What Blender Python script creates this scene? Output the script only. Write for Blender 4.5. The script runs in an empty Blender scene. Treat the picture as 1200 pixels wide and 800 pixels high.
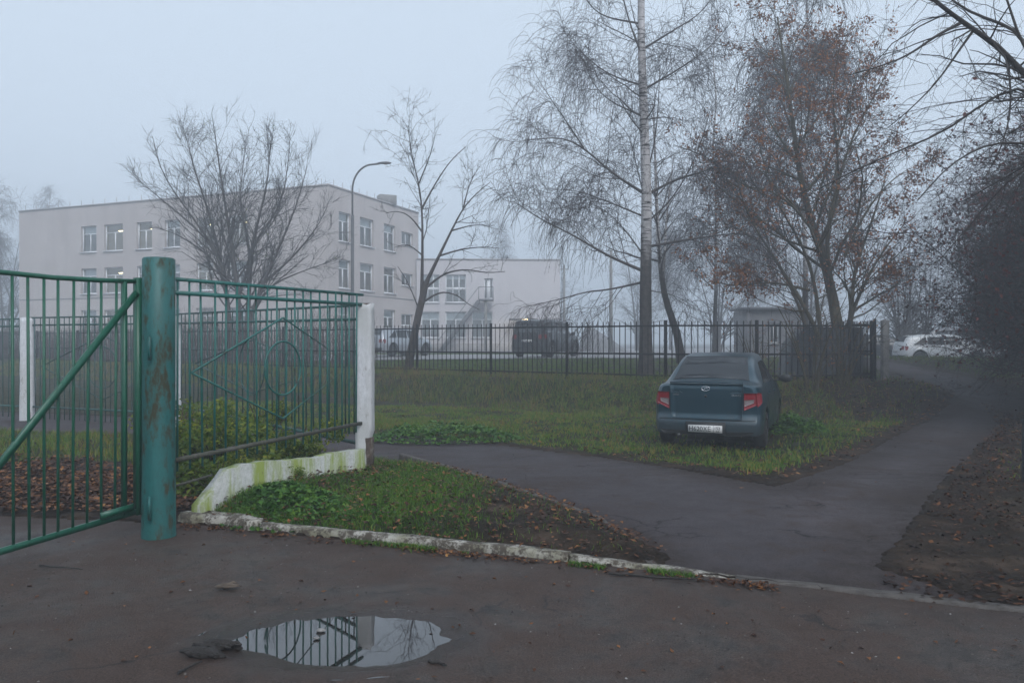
import bpy, math, random
import numpy as np
from math import radians as R, sin, cos, pi
random.seed(7); rng = np.random.default_rng(11)
sc = bpy.context.scene; COL = sc.collection
F = 933.33; EYE = 1.6

# ------------------------------------------------------------------ helpers
def tagit(o, label=None, cat=None, group=None, kind=None):
    if label: o['label'] = label
    if cat: o['category'] = cat
    if group: o['group'] = group
    if kind: o['kind'] = kind
    return o
def thing(name, loc, label, cat, group=None, rz=0.0):
    o = bpy.data.objects.new(name, None); COL.objects.link(o)
    o.location = loc; o.rotation_euler = (0, 0, rz); o.empty_display_size = .2
    return tagit(o, label, cat, group)
def link(name, me, parent=None, loc=None):
    o = bpy.data.objects.new(name, me); COL.objects.link(o)
    if parent is not None: o.parent = parent
    if loc is not None: o.location = loc
    return o
def npmesh(name, V, Fc, mat, smooth=False):
    """V (n,3); Fc list of int arrays, each (m,k)."""
    me = bpy.data.meshes.new(name)
    V = np.asarray(V, dtype=np.float32)
    if not isinstance(Fc, list): Fc = [Fc]
    Fc = [np.asarray(f, dtype=np.int32) for f in Fc if len(f)]
    me.vertices.add(len(V)); me.vertices.foreach_set('co', V.ravel())
    tot = sum(f.size for f in Fc); npol = sum(len(f) for f in Fc)
    me.loops.add(tot); me.polygons.add(npol)
    me.loops.foreach_set('vertex_index', np.concatenate([f.ravel() for f in Fc]))
    cnt = np.concatenate([np.full(len(f), f.shape[1], dtype=np.int32) for f in Fc])
    st = np.concatenate([[0], np.cumsum(cnt)[:-1]]).astype(np.int32)
    me.polygons.foreach_set('loop_start', st); me.polygons.foreach_set('loop_total', cnt)
    if smooth: me.polygons.foreach_set('use_smooth', np.ones(npol, dtype=bool))
    me.update(calc_edges=True); me.validate()
    if mat is not None: me.materials.append(mat)
    return me
class MB:
    """collects simple solids into one mesh"""
    def __init__(s): s.v = []; s.f3 = []; s.f4 = []; s.n = 0
    def add(s, V, q=None, t=None):
        V = np.asarray(V, float); s.v.append(V)
        if q is not None and len(q): s.f4.append(np.asarray(q) + s.n)
        if t is not None and len(t): s.f3.append(np.asarray(t) + s.n)
        s.n += len(V); return s
    def box(s, c, size, rz=0.0, tilt=0.0):
        c = np.array(c, float); h = np.array(size, float) / 2
        P = np.array([[x, y, z] for x in (-1, 1) for y in (-1, 1) for z in (-1, 1)]) * h
        if tilt: P = np.stack([P[:, 0]*cos(tilt)+P[:, 2]*sin(tilt), P[:, 1], -P[:, 0]*sin(tilt)+P[:, 2]*cos(tilt)], 1)
        if rz: P = np.stack([P[:, 0]*cos(rz)-P[:, 1]*sin(rz), P[:, 0]*sin(rz)+P[:, 1]*cos(rz), P[:, 2]], 1)
        return s.add(P + c, [[0,1,3,2],[4,6,7,5],[0,4,5,1],[2,3,7,6],[0,2,6,4],[1,5,7,3]])
    def beam(s, a, b, w, h, up=(0, 0, 1)):
        """rectangular bar from a to b"""
        a = np.array(a, float); b = np.array(b, float); d = b-a; L = np.linalg.norm(d); d /= L
        u = np.cross(d, up); nu = np.linalg.norm(u)
        u = np.array([1., 0, 0]) if nu < 1e-5 else u/nu
        n = np.cross(u, d)
        P = [p + sx*u*w/2 + sy*n*h/2 for p in (a, b) for sx, sy in ((-1,-1),(1,-1),(1,1),(-1,1))]
        return s.add(P, [[0,1,5,4],[1,2,6,5],[2,3,7,6],[3,0,4,7],[3,2,1,0],[4,5,6,7]])
    def tube(s, pts, r, k=8, cap=True):
        pts = np.array(pts, float); n = len(pts)
        r = np.full(n, r) if np.isscalar(r) else np.array(r, float)
        T = np.gradient(pts, axis=0); T /= np.linalg.norm(T, axis=1)[:, None] + 1e-12
        ref = np.array([0, 0, 1.]) if abs(T[:, 2]).mean() < .7 else np.array([0.93, .37, 0])
        U = np.cross(T, ref); U /= np.linalg.norm(U, axis=1)[:, None] + 1e-12; W = np.cross(T, U)
        a = np.arange(k)*2*pi/k
        V = pts[:, None] + r[:, None, None]*(np.cos(a)[None, :, None]*U[:, None] + np.sin(a)[None, :, None]*W[:, None])
        q = [[i*k+j, i*k+(j+1) % k, (i+1)*k+(j+1) % k, (i+1)*k+j] for i in range(n-1) for j in range(k)]
        V = V.reshape(-1, 3); t = []
        if cap:
            V = np.vstack([V, pts[0], pts[-1]]); m = n*k
            t = [[m, (j+1) % k, j] for j in range(k)] + [[m+1, (n-1)*k+j, (n-1)*k+(j+1) % k] for j in range(k)]
        return s.add(V, q, t)
    def lathe(s, prof, c=(0, 0, 0), k=24, axis='z'):
        a = np.arange(k)*2*pi/k
        V = np.array([[r*cos(t), r*sin(t), z] for r, z in prof for t in a])
        if axis == 'y': V = V[:, [0, 2, 1]]
        if axis == 'x': V = V[:, [2, 0, 1]]
        n = len(prof)
        q = [[i*k+j, i*k+(j+1) % k, (i+1)*k+(j+1) % k, (i+1)*k+j] for i in range(n-1) for j in range(k)]
        return s.add(V + np.array(c, float), q)
    def mesh(s, name, mat, smooth=False):
        fs = []
        if s.f4: fs.append(np.vstack(s.f4))
        if s.f3: fs.append(np.vstack(s.f3))
        return npmesh(name, np.vstack(s.v), fs, mat, smooth)
    def obj(s, name, mat, parent=None, smooth=False, loc=None, world=True):
        me = s.mesh(name, mat, smooth)
        if parent is not None and world and loc is None:
            me.transform(parent.matrix_basis.inverted())
        return link(name, me, parent, loc)
def bevel(o, w=.006, seg=2):
    m = o.modifiers.new('bevel', 'BEVEL'); m.width = w; m.segments = seg; m.limit_method = 'ANGLE'; return o

def smooth(t): t = np.clip(t, 0, 1); return t*t*(3-2*t)
def _h(ix, iy, s):
    n = (ix.astype(np.int64)*374761393 + iy.astype(np.int64)*668265263 + s*974711) & 0x7fffffff
    n = ((n ^ (n >> 13))*1274126177) & 0x7fffffff
    return ((n ^ (n >> 16)) & 0xffff)/65535.0
def vnoise(x, y, s=0):
    x = np.asarray(x, float); y = np.asarray(y, float)
    ix = np.floor(x); iy = np.floor(y); fx = x-ix; fy = y-iy
    fx = fx*fx*(3-2*fx); fy = fy*fy*(3-2*fy)
    a = _h(ix, iy, s); b = _h(ix+1, iy, s); c = _h(ix, iy+1, s); d = _h(ix+1, iy+1, s)
    return (a*(1-fx)+b*fx)*(1-fy) + (c*(1-fx)+d*fx)*fy
def fbm(x, y, s=0, o=4):
    r = 0; a = .5; t = 0
    for i in range(o): r = r + a*vnoise(x*2**i, y*2**i, s+i*17); t += a; a *= .5
    return r/t
def sdpoly(x, y, P):
    """signed distance, positive inside"""
    x = np.asarray(x, float); y = np.asarray(y, float)
    d = np.full(x.shape, 1e9); ins = np.zeros(x.shape, bool)
    P = np.asarray(P); n = len(P)
    for i in range(n):
        ax, ay = P[i]; bx, by = P[(i+1) % n]
        ex, ey = bx-ax, by-ay; L = ex*ex+ey*ey+1e-12
        t = np.clip(((x-ax)*ex+(y-ay)*ey)/L, 0, 1)
        d = np.minimum(d, np.hypot(x-ax-t*ex, y-ay-t*ey))
        c = ((ay > y) != (by > y))
        with np.errstate(divide='ignore', invalid='ignore'):
            xi = (bx-ax)*(y-ay)/(by-ay if by != ay else 1e-12)+ax
        ins ^= c & (x < xi)
    return np.where(ins, d, -d)

# ------------------------------------------------------------------ terrain
FX = np.array([-60, -28, -3.06, -.64, 1.55, 4.0, 6.3, 9.9, 40]); FY = np.array([62, 43.7, 25.7, 24.1, 22.5, 20.7, 20.5, 21.2, 24])
def h0(x, y):
    x = np.asarray(x, float); y = np.asarray(y, float)
    md = -.12*smooth((y-8.5)/4)*smooth((x+7)/3)
    yf = np.interp(x, FX, FY); d = (yf-y)*.85
    pl = .55+.2*np.clip((y-yf)/15, 0, 1)
    hl = md+(pl-md)*smooth((2.7-d)/2.3)
    hr = md+(.85-md)*smooth((y-17)/18)-.4*smooth((y-37)/4)
    w = smooth((x-10.2)/2.2)
    return hl*(1-w)+hr*w
def W(px, py, Y): return np.array([(px-600)/F*Y, Y, EYE-(py-400)/F*Y])
def G(px, py):
    z = 0.0
    for _ in range(30):
        Y = (EYE-z)*F/(py-400); z = .5*z+.5*float(h0((px-600)/F*Y, Y))
    return ((px-600)/F*Y, Y)
DRIVE = [(-30, 10.2), (-14, 8.4), (-4.7, 7.33), (-2.9, 7.02), (1.07, 5.56), (3.05, 4.74), (9, 2.2), (30, -7), (30, -12), (-30, -12)]
near_edge = [(-900, 500), (-400, 500), (0, 505), (200, 512), (440, 537), (480, 541), (530, 553), (600, 572), (700, 608), (784, 653)]
right_edge = [(1013, 682), (1024, 664), (1050, 640), (1078, 606), (1083, 592), (1110, 560), (1150, 520)]
FAR_BIT = [(9.4, 15.5), (11.0, 17.6), (13.2, 20.6), (14.6, 23), (15.2, 26), (15.3, 30), (15.3, 34), (13.6, 34), (13.4, 29), (13.1, 26), (12.4, 23.5), (12.0, 21.6), (11.0, 19.8), (9.6, 18.0)]
far_edge = [(1042, 515), (980, 546), (930, 563), (908, 570), (870, 563), (780, 547), (700, 535), (560, 518), (440, 510), (200, 490), (0, 483), (-400, 478), (-900, 476)]
gm = G(784, 657); gk = G(1013, 684)
def kern(t): return (gm[0]+(gk[0]-gm[0])*t, gm[1]+(gk[1]-gm[1])*t)
PATH = [G(*p) for p in near_edge] + [(.98+.0, 5.6), (3.0, 4.79)] + [G(*p) for p in right_edge[1:]] + FAR_BIT + [G(*p) for p in far_edge]
LAWN = [(-2.9, 7.08), (1.0, 5.62)] + [G(*p) for p in near_edge[9:5:-1]] + [(-1.3, 10.1), (-1.9, 10.2), (-2.9, 8.0)]
PUD = (-.91, 4.29, .60, .385)
def wob(x, y, a=.05, f=3., s=3): return a*(fbm(x*f, y*f, s, 3)-.5)*2
def ground_h(x, y):
    sl = sdpoly(x, y, LAWN)
    pl_ = np.abs((np.asarray(x)+2.70)*.940-(np.asarray(y)-6.86)*.341)
    b = .10*smooth((sl+.05)/.5)+.05*smooth((sl+.05)/.3)*(1-smooth(pl_/.9))*(1-.5*smooth((np.asarray(y)-8.0)/1.5))*smooth((np.asarray(y)-6.9)/.8)
    z = h0(x, y)+b
    x = np.asarray(x); y = np.asarray(y)
    rough = (fbm(x*1.3, y*1.3, 5, 4)-.5)*.10+(fbm(x*6, y*6, 9, 2)-.5)*.02
    e = np.minimum(np.clip(-sdpoly(x, y, PATH)/.6, 0, 1), np.clip(-sdpoly(x, y, DRIVE)/.6, 0, 1))
    return z+rough*(.25+.75*e)+.012

def grid_axis(parts):
    out = [np.array([parts[0][0]])]
    for a, b, s in parts: out.append(np.linspace(a, b, max(2, int(round((b-a)/s))+1))[1:])
    return np.concatenate(out)
def grid_mesh(xs, ys, zf, keep=None):
    X, Y = np.meshgrid(xs, ys); Z = zf(X, Y); nx = len(xs); ny = len(ys)
    V = np.stack([X, Y, Z], -1).reshape(-1, 3)
    i = np.arange(ny-1)[:, None]*nx+np.arange(nx-1)[None]
    Q = np.stack([i, i+1, i+nx+1, i+nx], -1).reshape(-1, 4)
    if keep is not None:
        k = keep(X, Y).reshape(-1)[Q].any(1); Q = Q[k]
        u, inv = np.unique(Q, return_inverse=True); V = V[u]; Q = inv.reshape(-1, 4)
    return V, Q

# ------------------------------------------------------------------ materials
def newmat(name):
    m = bpy.data.materials.new(name); m.use_nodes = True
    nt = m.node_tree; b = nt.nodes['Principled BSDF']; return m, nt, b
def c4(c): return (c[0], c[1], c[2], 1)
class N:
    def __init__(s, nt): s.nt = nt
    def n(s, t, **k):
        x = s.nt.nodes.new(t)
        for a, b in k.items(): setattr(x, a, b)
        return x
    def l(s, a, b): s.nt.links.new(a, b)
    def coord(s, kind='world', scale=(1, 1, 1)):
        if kind == 'world': o = s.n('ShaderNodeNewGeometry').outputs['Position']
        else: o = s.n('ShaderNodeTexCoord').outputs['Object']
        mp = s.n('ShaderNodeMapping'); mp.inputs['Scale'].default_value = scale
        s.l(o, mp.inputs['Vector']); return mp.outputs['Vector']
    def noise(s, vec, scale, detail=4, rough=.6, dist=0):
        t = s.n('ShaderNodeTexNoise'); t.inputs['Scale'].default_value = scale; t.inputs['Detail'].default_value = detail
        t.inputs['Roughness'].default_value = rough; t.inputs['Distortion'].default_value = dist
        s.l(vec, t.inputs['Vector']); return t.outputs['Fac']
    def ramp(s, fac, stops, interp='LINEAR'):
        r = s.n('ShaderNodeValToRGB'); cr = r.color_ramp; cr.interpolation = interp
        while len(cr.elements) < len(stops): cr.elements.new(.5)
        for e, (p, c) in zip(cr.elements, stops): e.position = p; e.color = c4(c) if not np.isscalar(c) else (c, c, c, 1)
        s.l(fac, r.inputs['Fac']); return r.outputs['Color']
    def mix(s, fac, a, b, blend='MIX'):
        m = s.n('ShaderNodeMix', data_type='RGBA', blend_type=blend)
        for v, i in ((fac, m.inputs[0]), (a, m.inputs[6]), (b, m.inputs[7])):
            if hasattr(v, 'is_linked') or hasattr(v, 'links'): s.l(v, i)
            elif np.isscalar(v): i.default_value = v
            else: i.default_value = c4(v)
        return m.outputs[2]
    def math(s, op, a, b=None, clamp=False):
        m = s.n('ShaderNodeMath', operation=op); m.use_clamp = clamp
        for v, i in ((a, m.inputs[0]), (b, m.inputs[1])):
            if v is None: continue
            if np.isscalar(v): i.default_value = v
            else: s.l(v, i)
        return m.outputs[0]
    def bump(s, h, b, strength=.5, dist=.02):
        n = s.n('ShaderNodeBump'); n.inputs['Strength'].default_value = strength; n.inputs['Distance'].default_value = dist
        s.l(h, n.inputs['Height']); s.l(n.outputs['Normal'], b.inputs['Normal'])
def nmat(name, stops, scale=4, rough=.8, bump=.3, bdist=.02, coord='world', cscale=(1, 1, 1), metallic=0, detail=6, spec=.5, bscale=None):
    m, nt, b = newmat(name); g = N(nt); v = g.coord(coord, cscale)
    f = g.noise(v, scale, detail); g.l(g.ramp(f, stops), b.inputs['Base Color'])
    b.inputs['Roughness'].default_value = rough; b.inputs['Metallic'].default_value = metallic
    b.inputs['Specular IOR Level'].default_value = spec
    if bump: g.bump(g.noise(v, bscale or scale*4, 5), b, bump, bdist)
    return m
def island_mat(name, stops, rough=.7, nscale=None, nmix=.5, trans=0.0, spec=.3):
    """colour per leaf / per blade, with slow drift over the ground"""
    m, nt, b = newmat(name); g = N(nt)
    geo = g.n('ShaderNodeNewGeometry'); rnd = geo.outputs['Random Per Island']
    fac = rnd
    if nscale:
        f = g.noise(g.coord('world'), nscale, 3)
        f = g.math('MULTIPLY_ADD', f, 2.2); f.node.inputs[2].default_value = -.6
        a = g.math('MULTIPLY', f, nmix); c = g.math('MULTIPLY', rnd, 1-nmix); fac = g.math('ADD', a, c, True)
    col = g.ramp(fac, stops); g.l(col, b.inputs['Base Color'])
    b.inputs['Roughness'].default_value = rough; b.inputs['Specular IOR Level'].default_value = spec
    if trans:
        t = g.n('ShaderNodeBsdfTranslucent'); g.l(col, t.inputs['Color']); mx = g.n('ShaderNodeMixShader')
        mx.inputs[0].default_value = trans; out = nt.nodes['Material Output']
        g.l(b.outputs[0], mx.inputs[1]); g.l(t.outputs[0], mx.inputs[2]); g.l(mx.outputs[0], out.inputs['Surface'])
    return m
M = {}
# asphalt of the driveway: damp, muddy
def asphalt(name, base, mud, mudamt, wetattr=False, cracks=False, rg=(.5, .8), spec=.3, con=.52):
    m, nt, b = newmat(name); g = N(nt); v = g.coord('world')
    big = g.noise(v, .9, 5, .6, .4); mid = g.noise(v, 5, 6, .65); fine = g.noise(v, 95, 4, .75)
    col = g.ramp(mid, [(.32, tuple(x*(1-con) for x in base)), (.68, tuple(x*(1+con) for x in base))])
    col = g.mix(g.ramp(g.noise(v, .45, 4, .6), [(.5, 0.0), (.68, .55)]), col, tuple(x*1.9 for x in base))
    n14 = g.noise(v, 15, 8, .75, .6); col = g.mix(g.ramp(n14, [(.36, con*1.9), (.47, 0.0)]), col, tuple(x*.28 for x in base))
    mudf = g.ramp(g.mix(.45, big, mid), [(.47-mudamt*.1, 0.0), (.60-mudamt*.1, 1.0)])
    mudf2 = g.math('MULTIPLY', mudf, .85)
    col = g.mix(mudf2, col, mud)
    sp = g.ramp(fine, [(.36, .42), (.62, 1.45)]); col = g.mix(1.0, col, sp, 'MULTIPLY')
    vo = g.n('ShaderNodeTexVoronoi'); vo.inputs['Scale'].default_value = 55; g.l(v, vo.inputs['Vector'])
    peb = g.ramp(vo.outputs['Distance'], [(.05, 1.0), (.16, 0.0)])
    pm = g.ramp(g.noise(v, 17, 2), [(.6, 0.0), (.7, .5)])
    col = g.mix(g.math('MULTIPLY', peb, pm), col, (.17, .15, .13))
    if cracks:
        vc = g.n('ShaderNodeTexVoronoi', feature='DISTANCE_TO_EDGE'); vc.inputs['Scale'].default_value = .55
        wv = g.n('ShaderNodeVectorMath', operation='ADD'); nn = g.n('ShaderNodeTexNoise'); nn.inputs['Scale'].default_value = 1.7; nn.inputs['Detail'].default_value = 5
        g.l(v, nn.inputs['Vector']); sc_ = g.n('ShaderNodeVectorMath', operation='SCALE'); sc_.inputs['Scale'].default_value = .9
        g.l(nn.outputs['Color'], sc_.inputs[0]); g.l(v, wv.inputs[0]); g.l(sc_.outputs[0], wv.inputs[1]); g.l(wv.outputs[0], vc.inputs['Vector'])
        ck = g.ramp(vc.outputs['Distance'], [(.0, .9), (.010, 0.0)])
        ck = g.math('MULTIPLY', ck, g.ramp(g.noise(v, .8, 2), [(.5, 0.0), (.56, 1.0)]))
        col = g.mix(ck, col, (.012, .01, .01))
    dt = g.n('ShaderNodeAttribute', attribute_name='dirt'); df = g.math('MULTIPLY', dt.outputs['Fac'], g.ramp(g.mix(.5, n14, mid), [(.38, 1.0), (.60, .15)]))
    col = g.mix(df, col, tuple(x*.62 for x in mud))
    rough = g.ramp(big, [(.38, rg[0]), (.62, rg[1])]); b.inputs['Specular IOR Level'].default_value = spec
    if wetattr:
        at = g.n('ShaderNodeAttribute', attribute_name='wet'); w = at.outputs['Fac']
        col = g.mix(g.math('MULTIPLY', w, .6), col, (.022, .018, .017)); rough = g.mix(w, rough, (.22, .22, .22))
    g.l(col, b.inputs['Base Color']); g.l(rough, b.inputs['Roughness'])
    hh = g.mix(.35, fine, mid); g.bump(hh, b, .8, .014)
    return m
M['drive'] = asphalt('driveway_asphalt', (.052, .043, .038), (.052, .031, .023), .75, True, True)
M['path'] = asphalt('path_asphalt', (.060, .052, .056), (.045, .033, .028), -.15, False, True, (.78, .92), .12, .16)
M['road'] = nmat('road_concrete', [(.3, (.16, .155, .16)), (.7, (.24, .23, .235))], 2, .7)
# soil / turf base
def ground_mat():
    m, nt, b = newmat('soil_and_turf'); g = N(nt); v = g.coord('world')
    n1 = g.noise(v, 2.2, 6, .65); n2 = g.noise(v, 28, 5, .7); n3 = g.noise(v, 9, 4)
    mud = g.ramp(n1, [(.3, (.008, .006, .005)), (.5, (.024, .017, .013)), (.66, (.070, .050, .038))])
    mud = g.mix(g.ramp(n2, [(.52, 0.0), (.66, .6)]), mud, (.05, .027, .015))
    turf = g.ramp(n3, [(.3, (.010, .014, .005)), (.6, (.026, .032, .011)), (.75, (.05, .038, .018))])
    at = g.n('ShaderNodeAttribute', attribute_name='turf')
    f = g.math('ADD', at.outputs['Fac'], g.math('MULTIPLY', g.math('SUBTRACT', n2, .5), .8), True)
    g.l(g.mix(f, mud, turf), b.inputs['Base Color']); g.l(g.ramp(n1, [(.35, .55), (.6, .9)]), b.inputs['Roughness'])
    b.inputs['Specular IOR Level'].default_value = .08
    g.bump(g.mix(.5, n2, n1), b, .9, .05); return m
M['ground'] = ground_mat()
def render_mat(name, a, b_, streak):
    m, nt, b = newmat(name); g = N(nt); v = g.coord('world', (1, 1, .12)); v2 = g.coord('world')
    col = g.ramp(g.noise(v2, .5, 5, .65), [(.3, a), (.7, b_)])
    col = g.mix(g.ramp(g.noise(v, 1.3, 5, .7), [(.5, 0.0), (.72, .5)]), col, streak)
    g.l(col, b.inputs['Base Color']); b.inputs['Roughness'].default_value = .92; return m
def painted(name, paint, rust, amt, scale=6, extra=None, rough=.5, streak=(1, 1, .35), bump=.5):
    m, nt, b = newmat(name); g = N(nt); v = g.coord('world', streak)
    n1 = g.noise(v, scale, 8, .7); n2 = g.noise(v, scale*5, 6, .7); nb = g.noise(v, scale*.3, 3)
    col = g.ramp(n2, [(.3, tuple(c*.75 for c in paint)), (.7, tuple(min(1, c*1.25) for c in paint))])
    if extra: col = g.mix(g.ramp(nb, [(.45, 0.0), (.62, .8)]), col, extra)
    f = g.ramp(g.mix(.4, n1, n2), [(.49+.14*(1-amt), 0.0), (.57+.14*(1-amt), 1.0)])
    col = g.mix(f, col, rust); g.l(col, b.inputs['Base Color'])
    g.l(g.ramp(f, [(0, rough), (1, .9)]), b.inputs['Roughness'])
    g.bump(g.mix(.5, f, n2), b, -bump, .004); return m
M['post'] = painted('weathered_teal_paint', (.010, .105, .10), (.035, .036, .018), .92, 5, (.015, .055, .04), .5)
M['wall'] = render_mat('pinkish_render', (.41, .365, .35), (.47, .425, .41), (.33, .30, .295))
M['wall_fogged'] = render_mat('cool_fog_paled_render', (.50, .475, .49), (.55, .525, .535), (.44, .42, .435))  # cool wing render, paled towards the fog colour so haze is in the paint
M['gate'] = painted('green_gate_paint', (.008, .085, .05), (.03, .025, .015), .35, 7, None, .4)
M['fence'] = painted('teal_fence_paint', (.012, .115, .10), (.03, .025, .018), .6, 9, None, .45)
M['fence_old'] = painted('faded_green_paint', (.02, .075, .07), (.04, .035, .03), .7, 9, None, .6)
M['railrust'] = painted('mossy_rusty_rail', (.05, .05, .035), (.09, .085, .075), .9, 9, None, .8)
M['white'] = painted('flaking_whitewash', (.56, .56, .58), (.12, .09, .07), .45, 7, (.45, .45, .44), .85)
M['brick'] = nmat('crumbled_concrete', [(.3, (.035, .025, .02)), (.55, (.12, .09, .07)), (.8, (.3, .28, .26))], 14, .95, 1, .03)
def plinth_mat():
    m, nt, b = newmat('mossy_whitewash'); g = N(nt); v = g.coord('world', (1, 1, .15)); v2 = g.coord('world')
    n1 = g.noise(v, 6, 6, .7); n2 = g.noise(v2, 25, 6, .7)
    col = g.ramp(n2, [(.3, (.28, .29, .26)), (.7, (.50, .50, .49))])
    col = g.mix(g.ramp(n1, [(.42, 0.0), (.6, .95)]), col, (.19, .24, .035))
    col = g.mix(g.ramp(n2, [(.64, 0.0), (.68, .8)]), col, (.09, .08, .05))
    g.l(col, b.inputs['Base Color']); b.inputs['Roughness'].default_value = .9; g.bump(n2, b, .6, .02); return m
M['plinth'] = plinth_mat()
M['kerbw'] = painted('worn_white_kerb', (.36, .34, .30), (.06, .048, .035), 1.25, 9, (.15, .14, .08), .9, (1, 1, 1))
M['kerbg'] = nmat('grey_concrete_edge', [(.3, (.04, .034, .03)), (.7, (.10, .088, .08))], 8, .9, .6)
M['black'] = nmat('black_painted_steel', [(.3, (.006, .0065, .009)), (.7, (.011, .012, .015))], 20, .7, 0, spec=.2)
M['conc'] = nmat('grey_concrete', [(.3, (.14, .135, .13)), (.7, (.25, .24, .23))], 6, .9, .4)
M['band'] = nmat('grey_band', [(.3, (.31, .29, .29)), (.7, (.37, .35, .35))], 1, .9, 0)
M['roof'] = nmat('roof_felt', [(.3, (.10, .10, .11)), (.7, (.15, .15, .16))], 2, .9, .2)
M['frame'] = nmat('white_window_plastic', [(.3, (.7, .71, .73)), (.7, (.76, .77, .79))], 2, .4, 0)
M['room'] = nmat('room_interior', [(.3, (.22, .2, .16)), (.7, (.30, .27, .2))], 1, .9, 0)
M['blind'] = nmat('pale_blind', [(.3, (.36, .38, .38)), (.7, (.45, .46, .46))], 3, .9, 0)
def pane_mat():
    m, nt, b = newmat('window_glass'); g = N(nt)
    t = g.n('ShaderNodeBsdfTransparent'); t.inputs['Color'].default_value = (.75, .82, .84, 1)
    gl = g.n('ShaderNodeBsdfGlossy'); gl.inputs['Roughness'].default_value = .03
    mx = g.n('ShaderNodeMixShader'); mx.inputs[0].default_value = .22
    g.l(t.outputs[0], mx.inputs[1]); g.l(gl.outputs[0], mx.inputs[2]); g.l(mx.outputs[0], nt.nodes['Material Output'].inputs['Surface']); return m
M['pane'] = pane_mat()
def emit(name, c, s):
    m, nt, b = newmat(name); b.inputs['Emission Color'].default_value = c4(c); b.inputs['Emission Strength'].default_value = s
    b.inputs['Base Color'].default_value = c4(c); return m
M['tube'] = emit('fluorescent_tube', (1, .78, .42), 6)
M['lamp'] = emit('warm_wall_lamp', (1, .78, .42), 60)
def bark(name, a, b_, scale=9): return nmat(name, [(.3, a), (.7, b_)], scale, .92, .8, .02, 'object', (1, 1, .3))
M['bark_dark'] = bark('dark_bark', (.016, .013, .012), (.045, .036, .032))
M['bark_grey'] = bark('grey_bark', (.035, .03, .03), (.085, .072, .068))
M['bark_moss'] = bark('mossy_brown_bark', (.03, .026, .014), (.085, .068, .035))
M['twig_dark'] = bark('dark_twigs', (.014, .012, .013), (.03, .025, .026))
M['twig_birch'] = bark('birch_twigs', (.03, .024, .026), (.055, .043, .046))
def birch_bark():
    m, nt, b = newmat('white_birch_bark'); g = N(nt); v = g.coord('object', (1, 1, 7)); v2 = g.coord('object', (1, 1, .6))
    tc = g.n('ShaderNodeTexCoord'); sx = g.n('ShaderNodeSeparateXYZ'); g.l(tc.outputs['Object'], sx.inputs[0])
    marks = g.ramp(g.noise(v, 2.6, 4, .6), [(.55, 0.0), (.60, 1.0)])
    col = g.ramp(g.noise(v2, 6, 5), [(.3, (.32, .30, .30)), (.7, (.55, .53, .53))])
    col = g.mix(marks, col, (.03, .027, .027))
    hz = g.math('ADD', g.math('MULTIPLY', sx.outputs['Z'], .2), g.math('MULTIPLY', g.math('SUBTRACT', g.noise(v2, 5, 4), .5), .45))
    f = g.ramp(hz, [(.62, 1.0), (.92, 0.0)])
    dark = g.ramp(g.noise(v2, 12, 6, .7), [(.35, (.015, .013, .013)), (.7, (.06, .052, .05))])
    g.l(g.mix(f, col, dark), b.inputs['Base Color']); b.inputs['Roughness'].default_value = .85
    g.bump(g.noise(v2, 14, 5), b, .7, .03); return m
M['birch'] = birch_bark()
M['leaf_litter'] = island_mat('brown_fallen_leaves', [(0, (.018, .008, .005)), (.35, (.05, .02, .01)), (.65, (.10, .042, .018)), (.86, (.24, .10, .035)), (1, (.42, .24, .08))], .6, 1.1, .25, .1, .2)
M['leaf_shaded'] = island_mat('dark_brown_shaded_leaves', [(0, (.008, .005, .004)), (.4, (.025, .011, .007)), (.7, (.07, .028, .013)), (.9, (.15, .062, .024)), (1, (.38, .20, .06))], .6, 1.1, .2, .1, .15)  # brown litter darkened: shade of the overhead trees is put into the colour
M['leaf_brown'] = island_mat('withered_brown_leaves', [(0, (.09, .034, .015)), (.5, (.22, .075, .028)), (1, (.36, .15, .05))], .8, None, 0, .35)
M['leaf_red'] = island_mat('dark_red_leaves', [(0, (.03, .009, .009)), (.6, (.085, .018, .018)), (1, (.15, .035, .028))], .8, None, 0, .2)
M['leaf_seed'] = island_mat('birch_catkins', [(0, (.02, .016, .014)), (1, (.05, .035, .026))], .8)
M['leaf_yel'] = island_mat('yellow_green_leaves', [(0, (.03, .07, .01)), (.45, (.08, .14, .016)), (.8, (.22, .24, .02)), (1, (.38, .30, .025))], .6, 1.3, .4, .35)
M['nettle'] = island_mat('fresh_green_leaves', [(0, (.018, .055, .01)), (.5, (.05, .14, .02)), (1, (.15, .26, .035))], .5, 3, .3, .3)
M['g_lawn'] = island_mat('lawn_blades', [(0, (.012, .03, .007)), (.4, (.045, .12, .015)), (.75, (.12, .23, .024)), (.92, (.20, .22, .035)), (1, (.36, .22, .06))], .6, 2.5, .3, .3)
M['g_mead'] = island_mat('meadow_blades', [(0, (.02, .05, .012)), (.35, (.075, .16, .022)), (.6, (.13, .18, .026)), (.76, (.24, .18, .04)), (.9, (.22, .12, .04)), (1, (.42, .24, .07))], .7, 1.3, .42, .3)
M['g_bank'] = island_mat('bank_blades', [(0, (.025, .05, .012)), (.4, (.075, .13, .022)), (.65, (.15, .125, .035)), (1, (.24, .115, .045))], .8, .5, .5, .3)
M['g_far'] = island_mat('verge_blades', [(0, (.05, .09, .015)), (.6, (.085, .14, .02)), (1, (.17, .15, .035))], .8, .4, .6, .3)
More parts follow.
